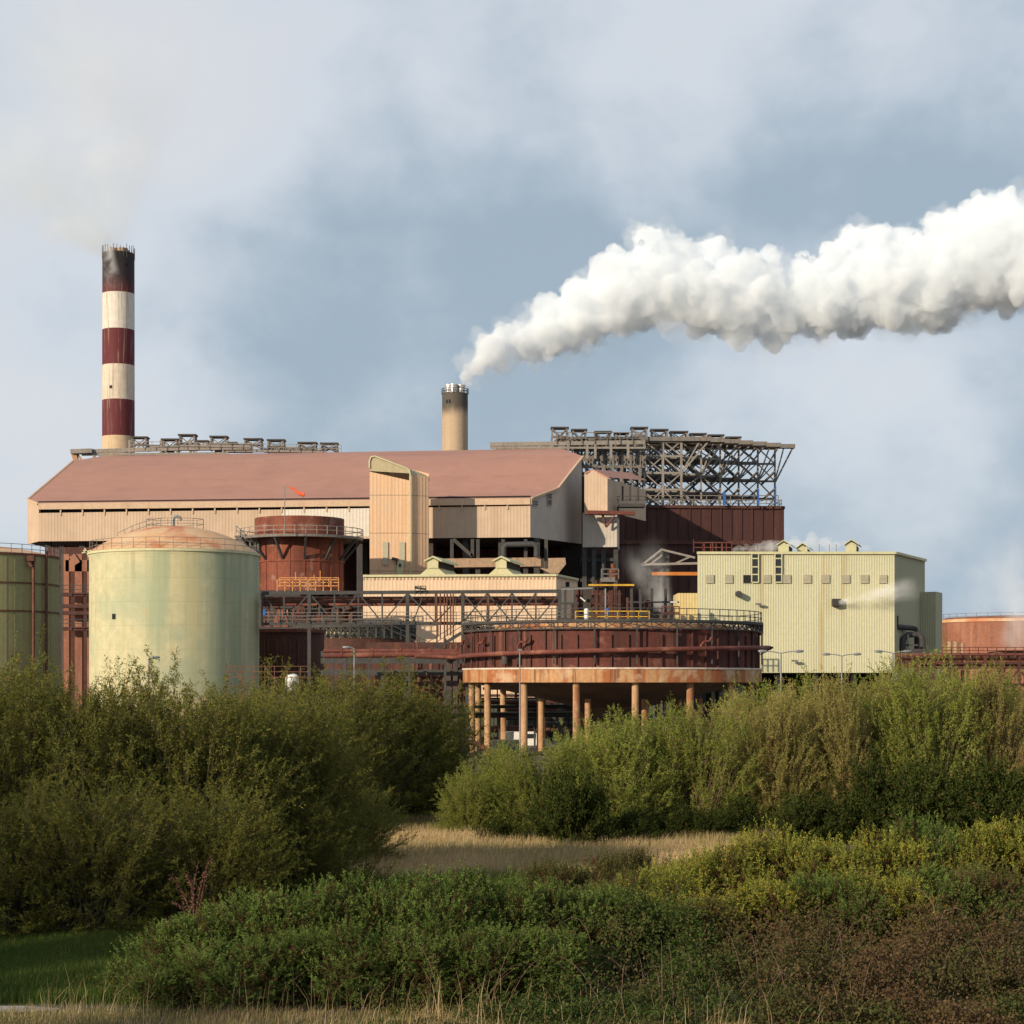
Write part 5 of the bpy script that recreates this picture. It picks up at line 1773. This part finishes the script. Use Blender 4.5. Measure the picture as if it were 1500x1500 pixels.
# gorse
gg = [pot_tree('gorse_bush', *gorse_meshes(500 + i, 2.0, 1.5, 1500, 34, LM['gorse_green']), 'x', 'bush', 'dark green gorse bushes', 'foliage') for i in range(3)]
gy = []
for i in range(3):
    a, f = gorse_meshes(520 + i, 2.0, 1.5, 1500, 34, LM['gorse_yellow'], LM['blossom'], 150)
    gy.append(pot_tree('gorse_bush', a, f, 'x', 'bush', 'yellow tinged gorse bushes', 'foliage', 'blossom'))
gd = [pot_tree('gorse_bush', *gorse_meshes(540 + i, 2.0, 1.5, 1200, 30, LM['gorse_dark'], brown=.45), 'x', 'bush', 'brownish gorse bushes', 'foliage') for i in range(2)]
gl = [
    (215, 36.2, 1405, 1.0, 'g', 'low dark gorse bush at the left end of the front hedge'),
    (285, 36.8, 1352, 1.3, 'g', 'dark green gorse bush below the seeding stalks'),
    (365, 37.0, 1322, 1.4, 'g', 'dark green gorse bush just right of the seeding stalks'),
    (450, 37.2, 1306, 1.45, 'g', 'dark gorse bush in the middle of the left front hedge'),
    (540, 37.4, 1300, 1.45, 'g', 'dark green gorse bush below the near end of the dry grass'),
    (630, 37.6, 1292, 1.5, 'g', 'dense green gorse bush below the shaded grass edge'),
    (715, 38.2, 1290, 1.45, 'g', 'green gorse bush below the sunlit grass'),
    (800, 38.6, 1305, 1.4, 'g', 'green gorse bush left of the yellow gorse'),
    (880, 39.0, 1312, 1.4, 'g', 'green gorse bush with a dead cane before the yellow gorse'),
    (960, 39.2, 1330, 1.3, 'g', 'low green gorse bush below the yellow gorse'),
    (580, 39.8, 1318, 1.4, 'g', 'green gorse bush in the second row beside the shaded grass'),
    (690, 41.0, 1302, 1.4, 'g', 'green gorse bush in the second row by the sunlit grass'),
    (815, 46.0, 1268, 1.1, 'd', 'brownish gorse bush standing up against the sunlit grass'),
    (880, 46.5, 1262, 1.2, 'd', 'brownish gorse bush between the sunlit grass and the yellow gorse'),
    (940, 48.0, 1252, 1.2, 'd', 'brownish gorse bush at the end of the dry grass'),
    (905, 43.5, 1290, 1.3, 'd', 'half dead gorse bush left of the yellow gorse'),
    (985, 43.0, 1278, 1.4, 'y', 'yellow tinged gorse bush at the left end of the sunny bank'),
    (1060, 43.6, 1252, 1.5, 'y', 'bright yellow topped gorse bush on the sunny bank'),
    (1135, 44.5, 1228, 1.5, 'y', 'tall yellow flowering gorse bush on the crest of the bank'),
    (1210, 44.0, 1240, 1.5, 'y', 'yellow green gorse bush right of the tall flowering one'),
    (1290, 45.0, 1232, 1.5, 'y', 'yellow green gorse bush below the dark bramble mound'),
    (1365, 45.5, 1214, 1.5, 'g', 'tall green gorse bush rising against the dark scrub'),
    (1440, 45.0, 1224, 1.5, 'y', 'yellow tinged gorse bush near the right edge'),
    (1515, 45.0, 1212, 1.5, 'y', 'yellow tinged gorse bush cut by the right edge'),
    (1040, 40.5, 1318, 1.5, 'y', 'yellow green gorse bush low on the front of the bank'),
    (1120, 40.8, 1300, 1.5, 'y', 'yellow green gorse bush in the middle of the front of the bank'),
    (1205, 41.0, 1292, 1.5, 'g', 'green gorse bush behind the reddish brambles'),
    (1295, 41.2, 1286, 1.5, 'y', 'yellow green gorse bush behind the dead canes'),
    (1380, 41.5, 1280, 1.5, 'g', 'green gorse bush behind the dead canes at the right'),
    (1465, 41.5, 1278, 1.5, 'd', 'brownish gorse bush low at the right edge'),
    (250, 34.9, 1415, 1.0, 'g', 'small gorse bush at the near left end of the front hedge'),
    (345, 35.2, 1385, 1.2, 'g', 'near gorse bush under the seeding stalks, lowest row'),
    (440, 35.4, 1372, 1.25, 'g', 'near gorse bush in the lowest row left of centre'),
    (535, 35.5, 1365, 1.25, 'g', 'near gorse bush in the lowest row below the shaded grass'),
    (630, 35.6, 1362, 1.3, 'g', 'near gorse bush in the lowest row at the centre left'),
    (725, 35.7, 1365, 1.25, 'g', 'near gorse bush where the brambles begin'),
    (815, 36.0, 1372, 1.2, 'g', 'near gorse bush half sunk in the brambles'),
]
for i, (px, Y, py, rad, kd, lab) in enumerate(gl):
    h = EYE + (HZ - py) * Y / S
    pr = {'g': gg, 'y': gy, 'd': gd}[kd]
    place(pr[i % len(pr)], P(px, 0, Y).x, Y, rad / 1.5, h / 2.0, rng.uniform(0, 6), lab)

# brambles: ground cover on the right, one mass
nr = np.random.default_rng(9)
N = 150000


def fbm(x, y, s):
    return np.array([mnoise.noise((a * s, b * s, 1.7)) for a, b in zip(x, y)])


cx = nr.uniform(-2.2, 12.5, 900)
cy = nr.uniform(31.6, 39.8, 900)
ramp_x = np.clip((cx + 2.8) / 5.0, .15, 1)
chh = ramp_x * np.clip(.5 + (cy - 33) * .22, .3, 1.55) * (1 + .65 * fbm(cx, cy, 1.0)) * nr.uniform(.75, 1.1, 900)
nm = 150                         # separate mounds with gaps between them
cx, cy = cx[:nm], cy[:nm]
mr = nr.uniform(.35, .95, nm)
chh = chh[:nm] * nr.uniform(.7, 1.2, nm)
cl = nr.choice(nm, N, p=mr ** 2 / (mr ** 2).sum())
dv = unit(nr.normal(size=(N, 3)) * np.array([1, 1, .9]) + np.array([0, 0, .25]))
dv[:, 2] = np.abs(dv[:, 2])
lump = 1 + .22 * np.sin(dv[:, 0] * 9 + cl) * np.cos(dv[:, 1] * 8 + cl * 2) + .15 * np.sin(dv[:, 2] * 13 + cl)
rr = nr.uniform(.82, 1.06, N) * lump
pos = np.stack([cx[cl] + dv[:, 0] * mr[cl] * rr, cy[cl] + dv[:, 1] * mr[cl] * rr, dv[:, 2] * chh[cl] * rr], 1)
pos[:, 2] = np.maximum(pos[:, 2], .02)
ctn = np.clip(.05 + 1.0 * fbm(cx, cy, .5) + np.clip((cx - 1) / 9, 0, .45) + nr.normal(0, .22, nm), 0, 1)
V = leaf_quads(pos, nr.normal(size=(N, 3)) + np.array([0, -.2, .15]), nr.uniform(.045, .085, N), nr.uniform(.032, .056, N), nr)
o = bpy.data.objects.new('bramble_thicket', np_mesh('bramble_thicket', V, 4, np.clip(ctn[cl] + nr.normal(0, .15, N), 0, 1), LM['bramble']))
COL.objects.link(o)
tag(o, 'low reddish brown bramble thicket across the right foreground', 'brambles', None, 'stuff')
k = 150
b0 = np.stack([nr.uniform(-3, 12.5, k), nr.uniform(33.2, 39, k), np.zeros(k)], 1)
an = nr.uniform(0, 6.28, k)
ln = nr.uniform(.5, 1.5, k)
b2 = b0 + np.stack([np.cos(an) * ln, np.sin(an) * ln * .6, nr.uniform(.5, 1.5, k)], 1)
b1 = (b0 + b2) / 2 + np.array([0, 0, 1]) * nr.uniform(.5, 1.2, k)[:, None]
s = bpy.data.objects.new('cane', stem_mesh('cane', bez(b0, b1, b2, 8), np.full(k, .008), np.full(k, .004), SM['cane']))
COL.objects.link(s)
s.parent = o
s['kind'] = 'stuff'

# a few long dead canes and a seeding dock
t = thing('dead_cane', 'pale arching dead cane over the green gorse', 'cane', gnd(P(860, 0, 38.2)))
MB().sweep([gnd(P(872, 0, 38.1)) + Vector((0, 0, .6)), P(868, 1388, 37.6), P(860, 1362, 37.5), P(848, 1346, 37.4), P(836, 1344, 37.3), P(826, 1350, 37.2)], [.011, .010, .009, .008, .006, .004], 6).build('stem', SM['cane'], t)
t = thing('dead_cane', 'forked grey dead canes among the brambles at the right', 'cane', gnd(P(1380, 0, 38.5)))
m = MB()
for a in ([(1378, 1400), (1372, 1350), (1366, 1322), (1352, 1306), (1332, 1298)], [(1378, 1400), (1376, 1352), (1384, 1334), (1400, 1330), (1412, 1334)], [(1378, 1400), (1390, 1360), (1398, 1330)], [(1370, 1390), (1352, 1345), (1340, 1325)]):
    m.sweep([P(x, y, 38.3) for x, y in a], [.010] * (len(a) - 1) + [.004], 6)
m.build('stem', SM['cane'], t)
t = thing('seed_stalk', 'tall reddish seed stalks rising above the left gorse', 'plant', gnd(P(285, 0, 39)))
m = MB()
lv = []
for a in ([(286, 1440), (284, 1340), (283, 1300), (291, 1260)], [(286, 1440), (280, 1340), (270, 1310), (251, 1282)], [(286, 1440), (288, 1330), (296, 1290), (308, 1256)], [(286, 1440), (290, 1340), (298, 1300), (303, 1275)], [(286, 1440), (277, 1350), (272, 1330), (252, 1322)], [(286, 1440), (283, 1330), (280, 1300), (274, 1282)]):
    pts = [P(x, y, 39) for x, y in a]
    m.sweep(pts, [.014, .011, .008, .004], 6)
    for u in np.linspace(.1, 1, 26):
        q = pts[1].lerp(pts[2], u * 2) if u < .5 else pts[2].lerp(pts[3], u * 2 - 1)
        for _ in range(3):
            lv.append(q + Vector(nr.normal(0, .03, 3)))
m.build('stem', 'pipe_brown', t)
lv = np.array([list(v) for v in lv]) - np.array(list(BASE[t.name]))
o = bpy.data.objects.new('seed_head', np_mesh('seed_head', leaf_quads(lv, nr.normal(size=lv.shape), np.full(len(lv), .05), np.full(len(lv), .028), nr), 4, nr.uniform(0, 1, len(lv)), LM['stalk']))
COL.objects.link(o)
o.parent = t


# grasses
def grass(name, n, samp, h0, h1, w, mt, label, lean=.35, tintf=None, seed=1):
    r = np.random.default_rng(seed)
    x, y = samp(r, n)
    h = r.uniform(h0, h1, n) * (1 + .35 * fbm(x, y, .5))
    base = np.stack([x, y, np.zeros(n)], 1)
    an = r.uniform(0, 6.28, n)
    ld = np.stack([np.cos(an) + .5, np.sin(an) * .6, np.zeros(n)], 1) * (r.uniform(.1, 1, n) * lean * h)[:, None]
    mid = base + ld * .3 + np.array([0, 0, 1]) * (h * .6)[:, None]
    tip = base + ld + np.array([0, 0, 1]) * h[:, None]
    sa = r.uniform(0, 3.14, n)
    sd = np.stack([np.cos(sa), np.sin(sa) * .4, np.zeros(n)], 1) * w * .5
    q1 = np.stack([base - sd, base + sd, mid + sd * .7, mid - sd * .7], 1)
    q2 = np.stack([mid - sd * .7, mid + sd * .7, tip + sd * .1, tip - sd * .1], 1)
    V = np.concatenate([q1, q2], 1).reshape(-1, 3)
    ti = np.clip((tintf(x, y) if tintf else .5) + r.normal(0, .16, n), 0, 1)
    o = bpy.data.objects.new(name, np_mesh(name, V, 4, np.repeat(ti, 2), mt))
    COL.objects.link(o)
    return tag(o, label, 'grass', None, 'stuff')


def box_samp(x0, x1, y0, y1):
    return lambda r, n: (r.uniform(x0, x1, n), r.uniform(y0, y1, n))


def wedge(pxa, pxb, y0, y1):
    def f(r, n):
        y = np.sqrt(r.uniform(y0 ** 2, y1 ** 2, n))
        return (r.uniform(pxa, pxb, n) - 750) * y / S, y
    return f


grass('dry_grass', 120000, wedge(360, 1140, 56, 88), .3, .62, .022, LM['straw'], 'straw coloured dry grass field between the willow thickets', tintf=lambda x, y: .64 + .8 * fbm(x, y, .16) - np.clip((y - 72) / 12, 0, .35), seed=1)
grass('shaded_grass', 60000, wedge(250, 860, 39.5, 57), .25, .55, .02, LM['green_grass'], 'greenish grass in shade behind the left gorse hedge', tintf=lambda x, y: .75 + .5 * fbm(x, y, .3), seed=2)
grass('green_grass', 90000, wedge(-60, 330, 35.6, 47), .1, .3, .014, LM['green_grass'], 'short green grass strip at the lower left', tintf=lambda x, y: .45 + .5 * fbm(x, y, .4), seed=3)
grass('foreground_grass', 22000, wedge(-30, 1100, 31.5, 34.6), .05, .24, .010, LM['straw'], 'pale tangled grass along the bottom edge of the view', .7, lambda x, y: .30 + .8 * fbm(x, y, .8), 4)
grass('tall_grass', 420, wedge(60, 1250, 32.0, 35.0), .35, .95, .008, LM['straw'], 'tall dry grass stalks before the gorse hedge', .8, lambda x, y: .75 + .3 * fbm(x, y, .6), 5)

# ------------------------------------------------------------------ ground
def ground_mat():
    m = bpy.data.materials.new('meadow')
    g = G(nt(m))
    out = g.n('ShaderNodeOutputMaterial')
    b = g.n('ShaderNodeBsdfPrincipled')
    g.l(b.outputs[0], out.inputs[0])
    tc = g.n('ShaderNodeTexCoord').outputs['Object']
    c = g.mix(g.ramp(g.noise(tc, .12, 6), .4, .6), (.065, .062, .022), (.15, .12, .06))
    c = g.mix(g.ramp(g.noise(tc, 3, 6), .35, .7), c, (.05, .045, .025))
    g.l(c, b.inputs['Base Color'])
    b.inputs['Roughness'].default_value = .95
    return m


M['meadow'] = ground_mat()
M['yard'] = mat('yard', (.12, .098, .08), .2, None, ((.12, .08, .06, .6, .45, .65, .15), (.25, .2, .17, .5, .5, .7, .4)), rough=.9)
M['path'] = mat('path', (.38, .32, .27), .25, None, ((.2, .17, .14, .6, .45, .65, 1.5), (.40, .37, .34, .6, .5, .65, 6)), rough=.95, bump=.6, fine=14)
tag(MB().add([(-6000, -400, 0), (6000, -400, 0), (6000, 9000, 0), (-6000, 9000, 0)], [(0, 1, 2, 3)]).build('ground', 'meadow'), None, None, None, 'structure')
tag(MB().add([(-190, 112, .004), (230, 112, .004), (260, 470, .004), (-240, 470, .004)], [(0, 1, 2, 3)]).build('yard_pavement', 'yard'), None, None, None, 'structure')
pa, pb = [], []
for i in range(25):
    x = -22 + i * .57
    w = .8 * min(1, (24 - i) / 5 + .05)
    pa.append((x, 35.05 - w + .12 * math.sin(i), .012))
    pb.append((x, 35.1 + w + .1 * math.sin(i * 1.7), .012))
tag(MB().rows([[Vector(p) for p in pa], [Vector(p) for p in pb]]).build('path', 'path'), None, None, None, 'structure')


# ------------------------------------------------------------------ steam and smoke
def vol_mat(name, dens, col=(1, 1, 1), an=-.15):
    m = bpy.data.materials.new(name)
    g = G(nt(m))
    out = g.n('ShaderNodeOutputMaterial')
    v = g.n('ShaderNodeVolumePrincipled')
    v.inputs['Color'].default_value = (*col, 1)
    v.inputs['Density'].default_value = dens
    v.inputs['Anisotropy'].default_value = an
    g.l(v.outputs[0], out.inputs['Volume'])
    return m


def drop_specks(me, least=.02):
    """remove small loose islands of a mesh, return its vertex count"""
    import bmesh
    bm = bmesh.new()
    bm.from_mesh(me)
    seen, kill = set(), []
    bm.verts.ensure_lookup_table()
    for v in bm.verts:
        if v.index in seen:
            continue
        st, isl = [v], [v]
        seen.add(v.index)
        while st:
            a = st.pop()
            for e in a.link_edges:
                b = e.other_vert(a)
                if b.index not in seen:
                    seen.add(b.index)
                    st.append(b)
                    isl.append(b)
        if len(isl) < least * len(bm.verts):
            kill += isl
    bmesh.ops.delete(bm, geom=kill, context='VERTS')
    bm.to_mesh(me)
    bm.free()
    return len(me.vertices)


def puff_mesh(name, balls, voxel, amp, scale, seed=0.0, oct_=3):
    """union of many spheres, remeshed and billowed"""
    import bmesh
    bm = bmesh.new()
    for c, r in balls:
        bmesh.ops.create_icosphere(bm, subdivisions=2, radius=r, matrix=Matrix.Translation(c))
    me = bpy.data.meshes.new(name + '_src')
    bm.to_mesh(me)
    bm.free()
    o = bpy.data.objects.new(name + '_src', me)
    COL.objects.link(o)
    md = o.modifiers.new('r', 'REMESH')
    md.mode = 'VOXEL'
    md.voxel_size = voxel
    sm = o.modifiers.new('s', 'SMOOTH')
    sm.iterations = 3
    dg = bpy.context.evaluated_depsgraph_get()
    ev = bpy.data.meshes.new_from_object(o.evaluated_get(dg))
    bpy.data.objects.remove(o)
    n = drop_specks(ev)
    co = np.empty(n * 3, np.float32)
    no = np.empty(n * 3, np.float32)
    ev.vertices.foreach_get('co', co)
    ev.vertices.foreach_get('normal', no)
    co, no = co.reshape(-1, 3), no.reshape(-1, 3)
    d = np.zeros(n)
    for k in range(oct_):
        s_, a_ = scale * 2.1 ** k, amp / 1.9 ** k
        d += np.array([(abs(mnoise.noise((float(p[0]) * s_ + seed, float(p[1]) * s_, float(p[2]) * s_ + 3.1 * k))) - .25) * a_ * 2 for p in co])
    co = co + no * d[:, None]
    ev.vertices.foreach_set('co', co.astype(np.float32).ravel())
    ev.polygons.foreach_set('use_smooth', [True] * len(ev.polygons))
    ev.name = name
    ev.materials.clear()
    ev.update()
    return ev


def plume_balls(path, r, fill=1.0, rmin=.3, rmax=.55):
    """path rows: px, py, radius in px, depth"""
    balls = []
    for (x0, y0, r0, Y0), (x1, y1, r1, Y1) in zip(path[:-1], path[1:]):
        L = math.hypot(x1 - x0, y1 - y0)
        n = max(3, int(L / ((r0 + r1) / 2) * 13 * fill))
        for i in range(n):
            u = r.random()
            px, py, rad, Y = x0 + (x1 - x0) * u, y0 + (y1 - y0) * u, r0 + (r1 - r0) * u, Y0 + (Y1 - Y0) * u
            c, R = P(px, py, Y), W(rad, Y)
            d = Vector((r.gauss(0, 1), r.gauss(0, 1), r.gauss(0, 1))).normalized()
            br = R * r.uniform(rmin, rmax)
            balls.append((c + d * (R - br) * r.uniform(.7, 1.08), br))
        balls.append((P(x0, y0, Y0), W(r0, Y0) * .72))
    return balls


r_ = random.Random(12)
YP = 420
path = [(680, 560, 13, YP), (692, 538, 25, YP), (718, 514, 38, YP), (770, 496, 48, YP), (820, 480, 58, YP), (870, 452, 70, YP), (920, 434, 80, YP), (960, 418, 82, YP), (1010, 424, 80, YP), (1060, 434, 78, YP), (1110, 440, 76, YP),
        (1170, 444, 72, YP), (1230, 428, 82, YP), (1290, 422, 88, YP), (1350, 412, 92, YP), (1410, 395, 102, YP), (1470, 380, 104, YP), (1540, 365, 110, YP), (1620, 350, 115, YP), (1700, 335, 118, YP)]
bumps = ((946, 352, 24), (962, 362, 28), (990, 372, 26), (905, 385, 20), (1045, 378, 28), (1060, 388, 24), (1130, 388, 22), (1112, 384, 16), (1250, 358, 28), (1280, 362, 32), (1310, 364, 28), (1385, 338, 30), (1440, 320, 32), (1475, 312, 30), (1365, 334, 18),
         (850, 430, 22), (790, 462, 20), (735, 492, 15), (1175, 395, 18), (1215, 400, 18))
t = thing('steam_plume', 'thick billowing white steam plume drifting right from the beige chimney', 'steam plume', P(684, 556, YP))
t['kind'] = 'stuff'
for k, (f, dens, amp, sc_, vx) in enumerate(((.96, .34, 2.1, .15, .45), (1.0, .06, 2.6, .19, .55), (1.03, .022, 3.6, .11, .7))):
    rr = random.Random(40 + k)
    balls = plume_balls([(a, b + (5 if k == 2 else 2), c * f * .93, d) for a, b, c, d in path], rr, .8, .25, .7)
    for px, py, rd in bumps:
        py -= 5
        rd *= 1.1
        balls.append((P(px, py, YP), W(rd * (.95 if k == 0 else 1), YP)))
        for _ in range(6):
            d = Vector((rr.gauss(0, 1), rr.gauss(0, 1), rr.gauss(0, 1))).normalized()
            balls.append((P(px, py, YP) + d * W(rd, YP) * .7, W(rd, YP) * rr.uniform(.25, .5)))
    me = puff_mesh('plume', balls, vx, amp, sc_, 3.3 * k, 4)
    me.materials.append(vol_mat('steam', dens, (.968, .986, 1)))
    o = bpy.data.objects.new('smoke_layer', me)
    COL.objects.link(o)
    o.parent = t
    o.location = -Vector(BASE[t.name])
    o['kind'] = 'stuff'


def smoke(name, path, dens, label, voxel, amp, scale, seed=1, shells=3, col=(1, 1, 1), fill=.6, grow=.72):
    t = thing(name, label, 'smoke', P(path[0][0], path[0][1], path[0][3]))
    t['kind'] = 'stuff'
    for k in range(shells):
        rr = random.Random(seed * 31 + k)
        f = grow ** k
        pth = [(a, b, c * f, d) for a, b, c, d in path]
        me = puff_mesh(name, plume_balls(pth, rr, fill, .4, .7), voxel, amp, scale, seed * 7.3 + k * 2.1, 2)
        me.materials.append(vol_mat(name, dens, col))
        o = bpy.data.objects.new('smoke_layer', me)
        COL.objects.link(o)
        o.parent = t
        o.location = -Vector(BASE[t.name])
        o['kind'] = 'stuff'
    return t



def soft_smoke(name, p0, p1, r0, r1, dens, nscale, label, lo=.42, hi=.62, warp=1.0, tail=.35, seed=0.0, col=(1, 1, 1), segs=None):
    """vapour in a widening tube: density falls to nothing at its skin and is broken up by noise"""
    p0, p1 = Vector(p0), Vector(p1)
    L = (p1 - p0).length
    m = bpy.data.materials.new(name)
    g = G(nt(m))
    out = g.n('ShaderNodeOutputMaterial')
    v = g.n('ShaderNodeVolumePrincipled')
    v.inputs['Color'].default_value = (*col, 1)
    v.inputs['Anisotropy'].default_value = -.3
    tc = g.n('ShaderNodeTexCoord').outputs['Object']
    sx = g.n('ShaderNodeSeparateXYZ')
    mp = g.n('ShaderNodeMapping')
    mp.inputs['Location'].default_value = (seed, seed * 1.7, 0)
    g.l(tc, mp.inputs[0])
    tn = mp.outputs[0]
    g.l(tc, sx.inputs[0])
    u = g.math('DIVIDE', sx.outputs[2], L)
    rad = g.math('ADD', g.math('MULTIPLY', u, r1 - r0), r0)
    wx = g.math('MULTIPLY', g.math('SUBTRACT', g.noise(tn, nscale * .6, 2), .5), warp)
    x = g.math('ADD', g.math('DIVIDE', sx.outputs[0], rad), wx)
    y = g.math('DIVIDE', sx.outputs[1], rad)
    rho = g.math('SQRT', g.math('ADD', g.math('MULTIPLY', x, x), g.math('MULTIPLY', y, y)))
    fall = g.ramp(rho, .1, .95, 1, 0)
    ends = g.math('MULTIPLY', g.ramp(u, 0, .04), g.ramp(u, 1 - tail, 1, 1, 0))
    nz = g.ramp(g.noise(tn, nscale, 5, .6, dist=.5), lo, hi)
    thin = g.math('DIVIDE', r0, rad)
    d = g.math('MULTIPLY', g.math('MULTIPLY', fall, ends), g.math('MULTIPLY', nz, g.math('MULTIPLY', g.math('POWER', thin, .8), dens)))
    g.l(d, v.inputs['Density'])
    g.l(v.outputs[0], out.inputs['Volume'])
    mb = MB().lathe((0, 0, 0), [(0, -.02), (r0 * 1.02, -.02), (r1 * 1.02, L), (0, L)], 28)
    me = bpy.data.meshes.new(name)
    import bmesh
    bm = bmesh.new()
    for q in mb.v:
        bm.verts.new(q)
    bm.verts.ensure_lookup_table()
    for f in mb.f:
        if len(set(mb.v[i] for i in f)) > 2:
            bm.faces.new([bm.verts[i] for i in f])
    bmesh.ops.remove_doubles(bm, verts=bm.verts, dist=1e-4)
    bmesh.ops.recalc_face_normals(bm, faces=bm.faces)
    bm.to_mesh(me)
    bm.free()
    me.materials.append(m)
    o = bpy.data.objects.new(name, me)
    COL.objects.link(o)
    o.location = p0
    o.rotation_euler = (p1 - p0).to_track_quat('Z', 'Y').to_euler()
    return tag(o, label, 'smoke', None, 'stuff')


ctop = P(173.5, 366, YC1)
soft_smoke('chimney_smoke', ctop + Vector((0, 0, -.5)), ctop + Vector((-9, 10, 62)), 3.4, 44, .30, .05, 'faint pale smoke fanning up from the striped chimney', .36, .66, 1.2, .5, 3.3, (.93, .97, 1))
soft_smoke('chimney_smoke', ctop + Vector((-.5, -1, -1.2)), ctop + Vector((-34, 4, 26)), 2.8, 24, .3, .06, 'thin veil of smoke drifting left from the striped chimney', .36, .62, 1.2, .4, 8.1, (.93, .97, 1))
soft_smoke('chimney_smoke', ctop + Vector((-1.2, -4.4, -.2)), ctop + Vector((-.2, -4.6, -10)), 1.5, 3.0, .5, .35, 'grey downwash of smoke curling over the sooty chimney top', .40, .62, .9, .6, 1.1)
soft_smoke('vent_steam', P(1227, 883, 227), P(1356, 858, 224.5), .45, 2.3, 1.3, .55, 'jet of vapour blowing right from the dark exhaust hood on the yellow wall', .32, .6, 1.0, .45, 2.2)
smoke('roof_steam', [(1075, 806, 6, 240), (1100, 803, 9, 240), (1125, 801, 10, 240), (1155, 800, 10, 242), (1190, 796, 12, 242), (1230, 798, 9, 242), (1268, 804, 7, 242)], .22, 'low white steam curling over the yellow building roof', .25, .7, .5, 5, 2, fill=.9)
soft_smoke('drum_steam', P(972, 915, 229), P(934, 785, 232), 1.4, 4.2, .30, .22, 'thin grey vapour rising before the maroon block', .38, .64, 1.2, .5, 4.4)
soft_smoke('tank_steam', P(1476, 985, 240), P(1500, 700, 244), 2.2, 6.0, .16, .15, 'pale vapour rising at the right edge before the rusty pink tank', .36, .64, 1.2, .5, 5.9)

# ------------------------------------------------------------------ sky, sun, camera
AZ, EL = math.radians(45), math.radians(17.5)
to_sun = Vector((-math.sin(AZ) * math.cos(EL), -math.cos(AZ) * math.cos(EL), math.sin(EL)))
sun = bpy.data.lights.new('sun', 'SUN')
sun.energy = 5.0
sun.angle = math.radians(.5)
sun.color = (1, .85, .645)
so = bpy.data.objects.new('sun', sun)
COL.objects.link(so)
so.rotation_euler = (-to_sun).to_track_quat('-Z', 'Y').to_euler()

w = bpy.data.worlds.new('World')
SC.world = w
w.use_nodes = True
g = G(w.node_tree)
w.node_tree.nodes.clear()
out = g.n('ShaderNodeOutputWorld')
bg = g.n('ShaderNodeBackground')
bg.inputs['Strength'].default_value = .1
g.l(bg.outputs[0], out.inputs[0])
sky = g.n('ShaderNodeTexSky', sky_type='NISHITA')
sky.sun_disc = False
sky.sun_elevation = EL
sky.sun_rotation = math.pi + AZ
tc = g.n('ShaderNodeTexCoord').outputs['Generated']
n1 = g.noise(tc, 6.0, 8, .52, (1, 1, 1.3), .15)
n2 = g.noise(tc, 2.6, 4, .5, (1, 1, 1.4), .1)
n3 = g.noise(tc, 14, 8, .55, (1, 1, 1.2), .1)
f = g.math('ADD', g.math('MULTIPLY', n1, .62), g.math('ADD', g.math('MULTIPLY', n2, .35), g.math('MULTIPLY', n3, .26)))
sx = g.n('ShaderNodeSeparateXYZ')
g.l(tc, sx.inputs[0])
# thick grey deck with paler banks over parts of the horizon, thinner low down where blue shows
hyp = g.math('MAXIMUM', sx.outputs[1], .05)
ax_, az_ = g.math('DIVIDE', sx.outputs[0], hyp), g.math('DIVIDE', sx.outputs[2], hyp)
bank = 0.0
for bx, bz, rx, rz, amt in ((-.22, .27, .17, .13, .08), (-.06, .34, .22, .07, .06), (.20, .14, .09, .05, .12), (-.25, .12, .10, .04, .06), (.24, .35, .2, .08, .05), (.03, .17, .17, .05, -.04), (.10, .25, .2, .05, -.05), (-.12, .19, .08, .04, -.05), (.13, .05, .2, .03, .02)):
    dx = g.math('DIVIDE', g.math('SUBTRACT', ax_, bx), rx)
    dz = g.math('DIVIDE', g.math('SUBTRACT', az_, bz), rz)
    q = g.math('ADD', g.math('MULTIPLY', dx, dx), g.math('MULTIPLY', dz, dz))
    q = g.math('MULTIPLY', g.ramp(q, 0, 2.2, 1, 0), amt)
    bank = q if bank == 0.0 else g.math('ADD', bank, q)
f = g.math('ADD', f, g.math('MULTIPLY', bank, g.math('GREATER_THAN', sx.outputs[1], .05)))
deck = g.mix(g.ramp(f, .49, .73), (3.7, 4.65, 5.6), (6.45, 7.05, 7.8))
deck = g.mix(g.math('MULTIPLY', g.ramp(f, .65, .85), .6), deck, (7.6, 7.65, 7.95))
thin = g.math('MULTIPLY', g.ramp(sx.outputs[2], 0.0, .14, .75, 0), g.ramp(f, .45, .63, 1, 0))
col = g.mix(thin, deck, (3.0, 4.5, 6.9))
col = g.mix(.93, sky.outputs[0], col)
g.l(col, bg.inputs[0])

cam = bpy.data.cameras.new('camera')
cam.sensor_width = 36
cam.lens = S / 1500 * 36
cam.shift_y = (HZ - 750) / 1500
cam.clip_end = 20000
co = bpy.data.objects.new('camera', cam)
COL.objects.link(co)
co.location = (0, 0, EYE)
co.rotation_euler = (math.pi / 2, 0, 0)
SC.camera = co

SC.view_settings.view_transform = 'Standard'
SC.view_settings.look = 'None'
SC.view_settings.exposure = 0
SC.view_settings.gamma = 1
cy_ = SC.cycles
cy_.max_bounces = 18
cy_.diffuse_bounces = 3
cy_.glossy_bounces = 2
cy_.transmission_bounces = 4
cy_.transparent_max_bounces = 8
cy_.volume_bounces = 16
cy_.use_denoising = True
cy_.denoiser = 'OPENIMAGEDENOISE'
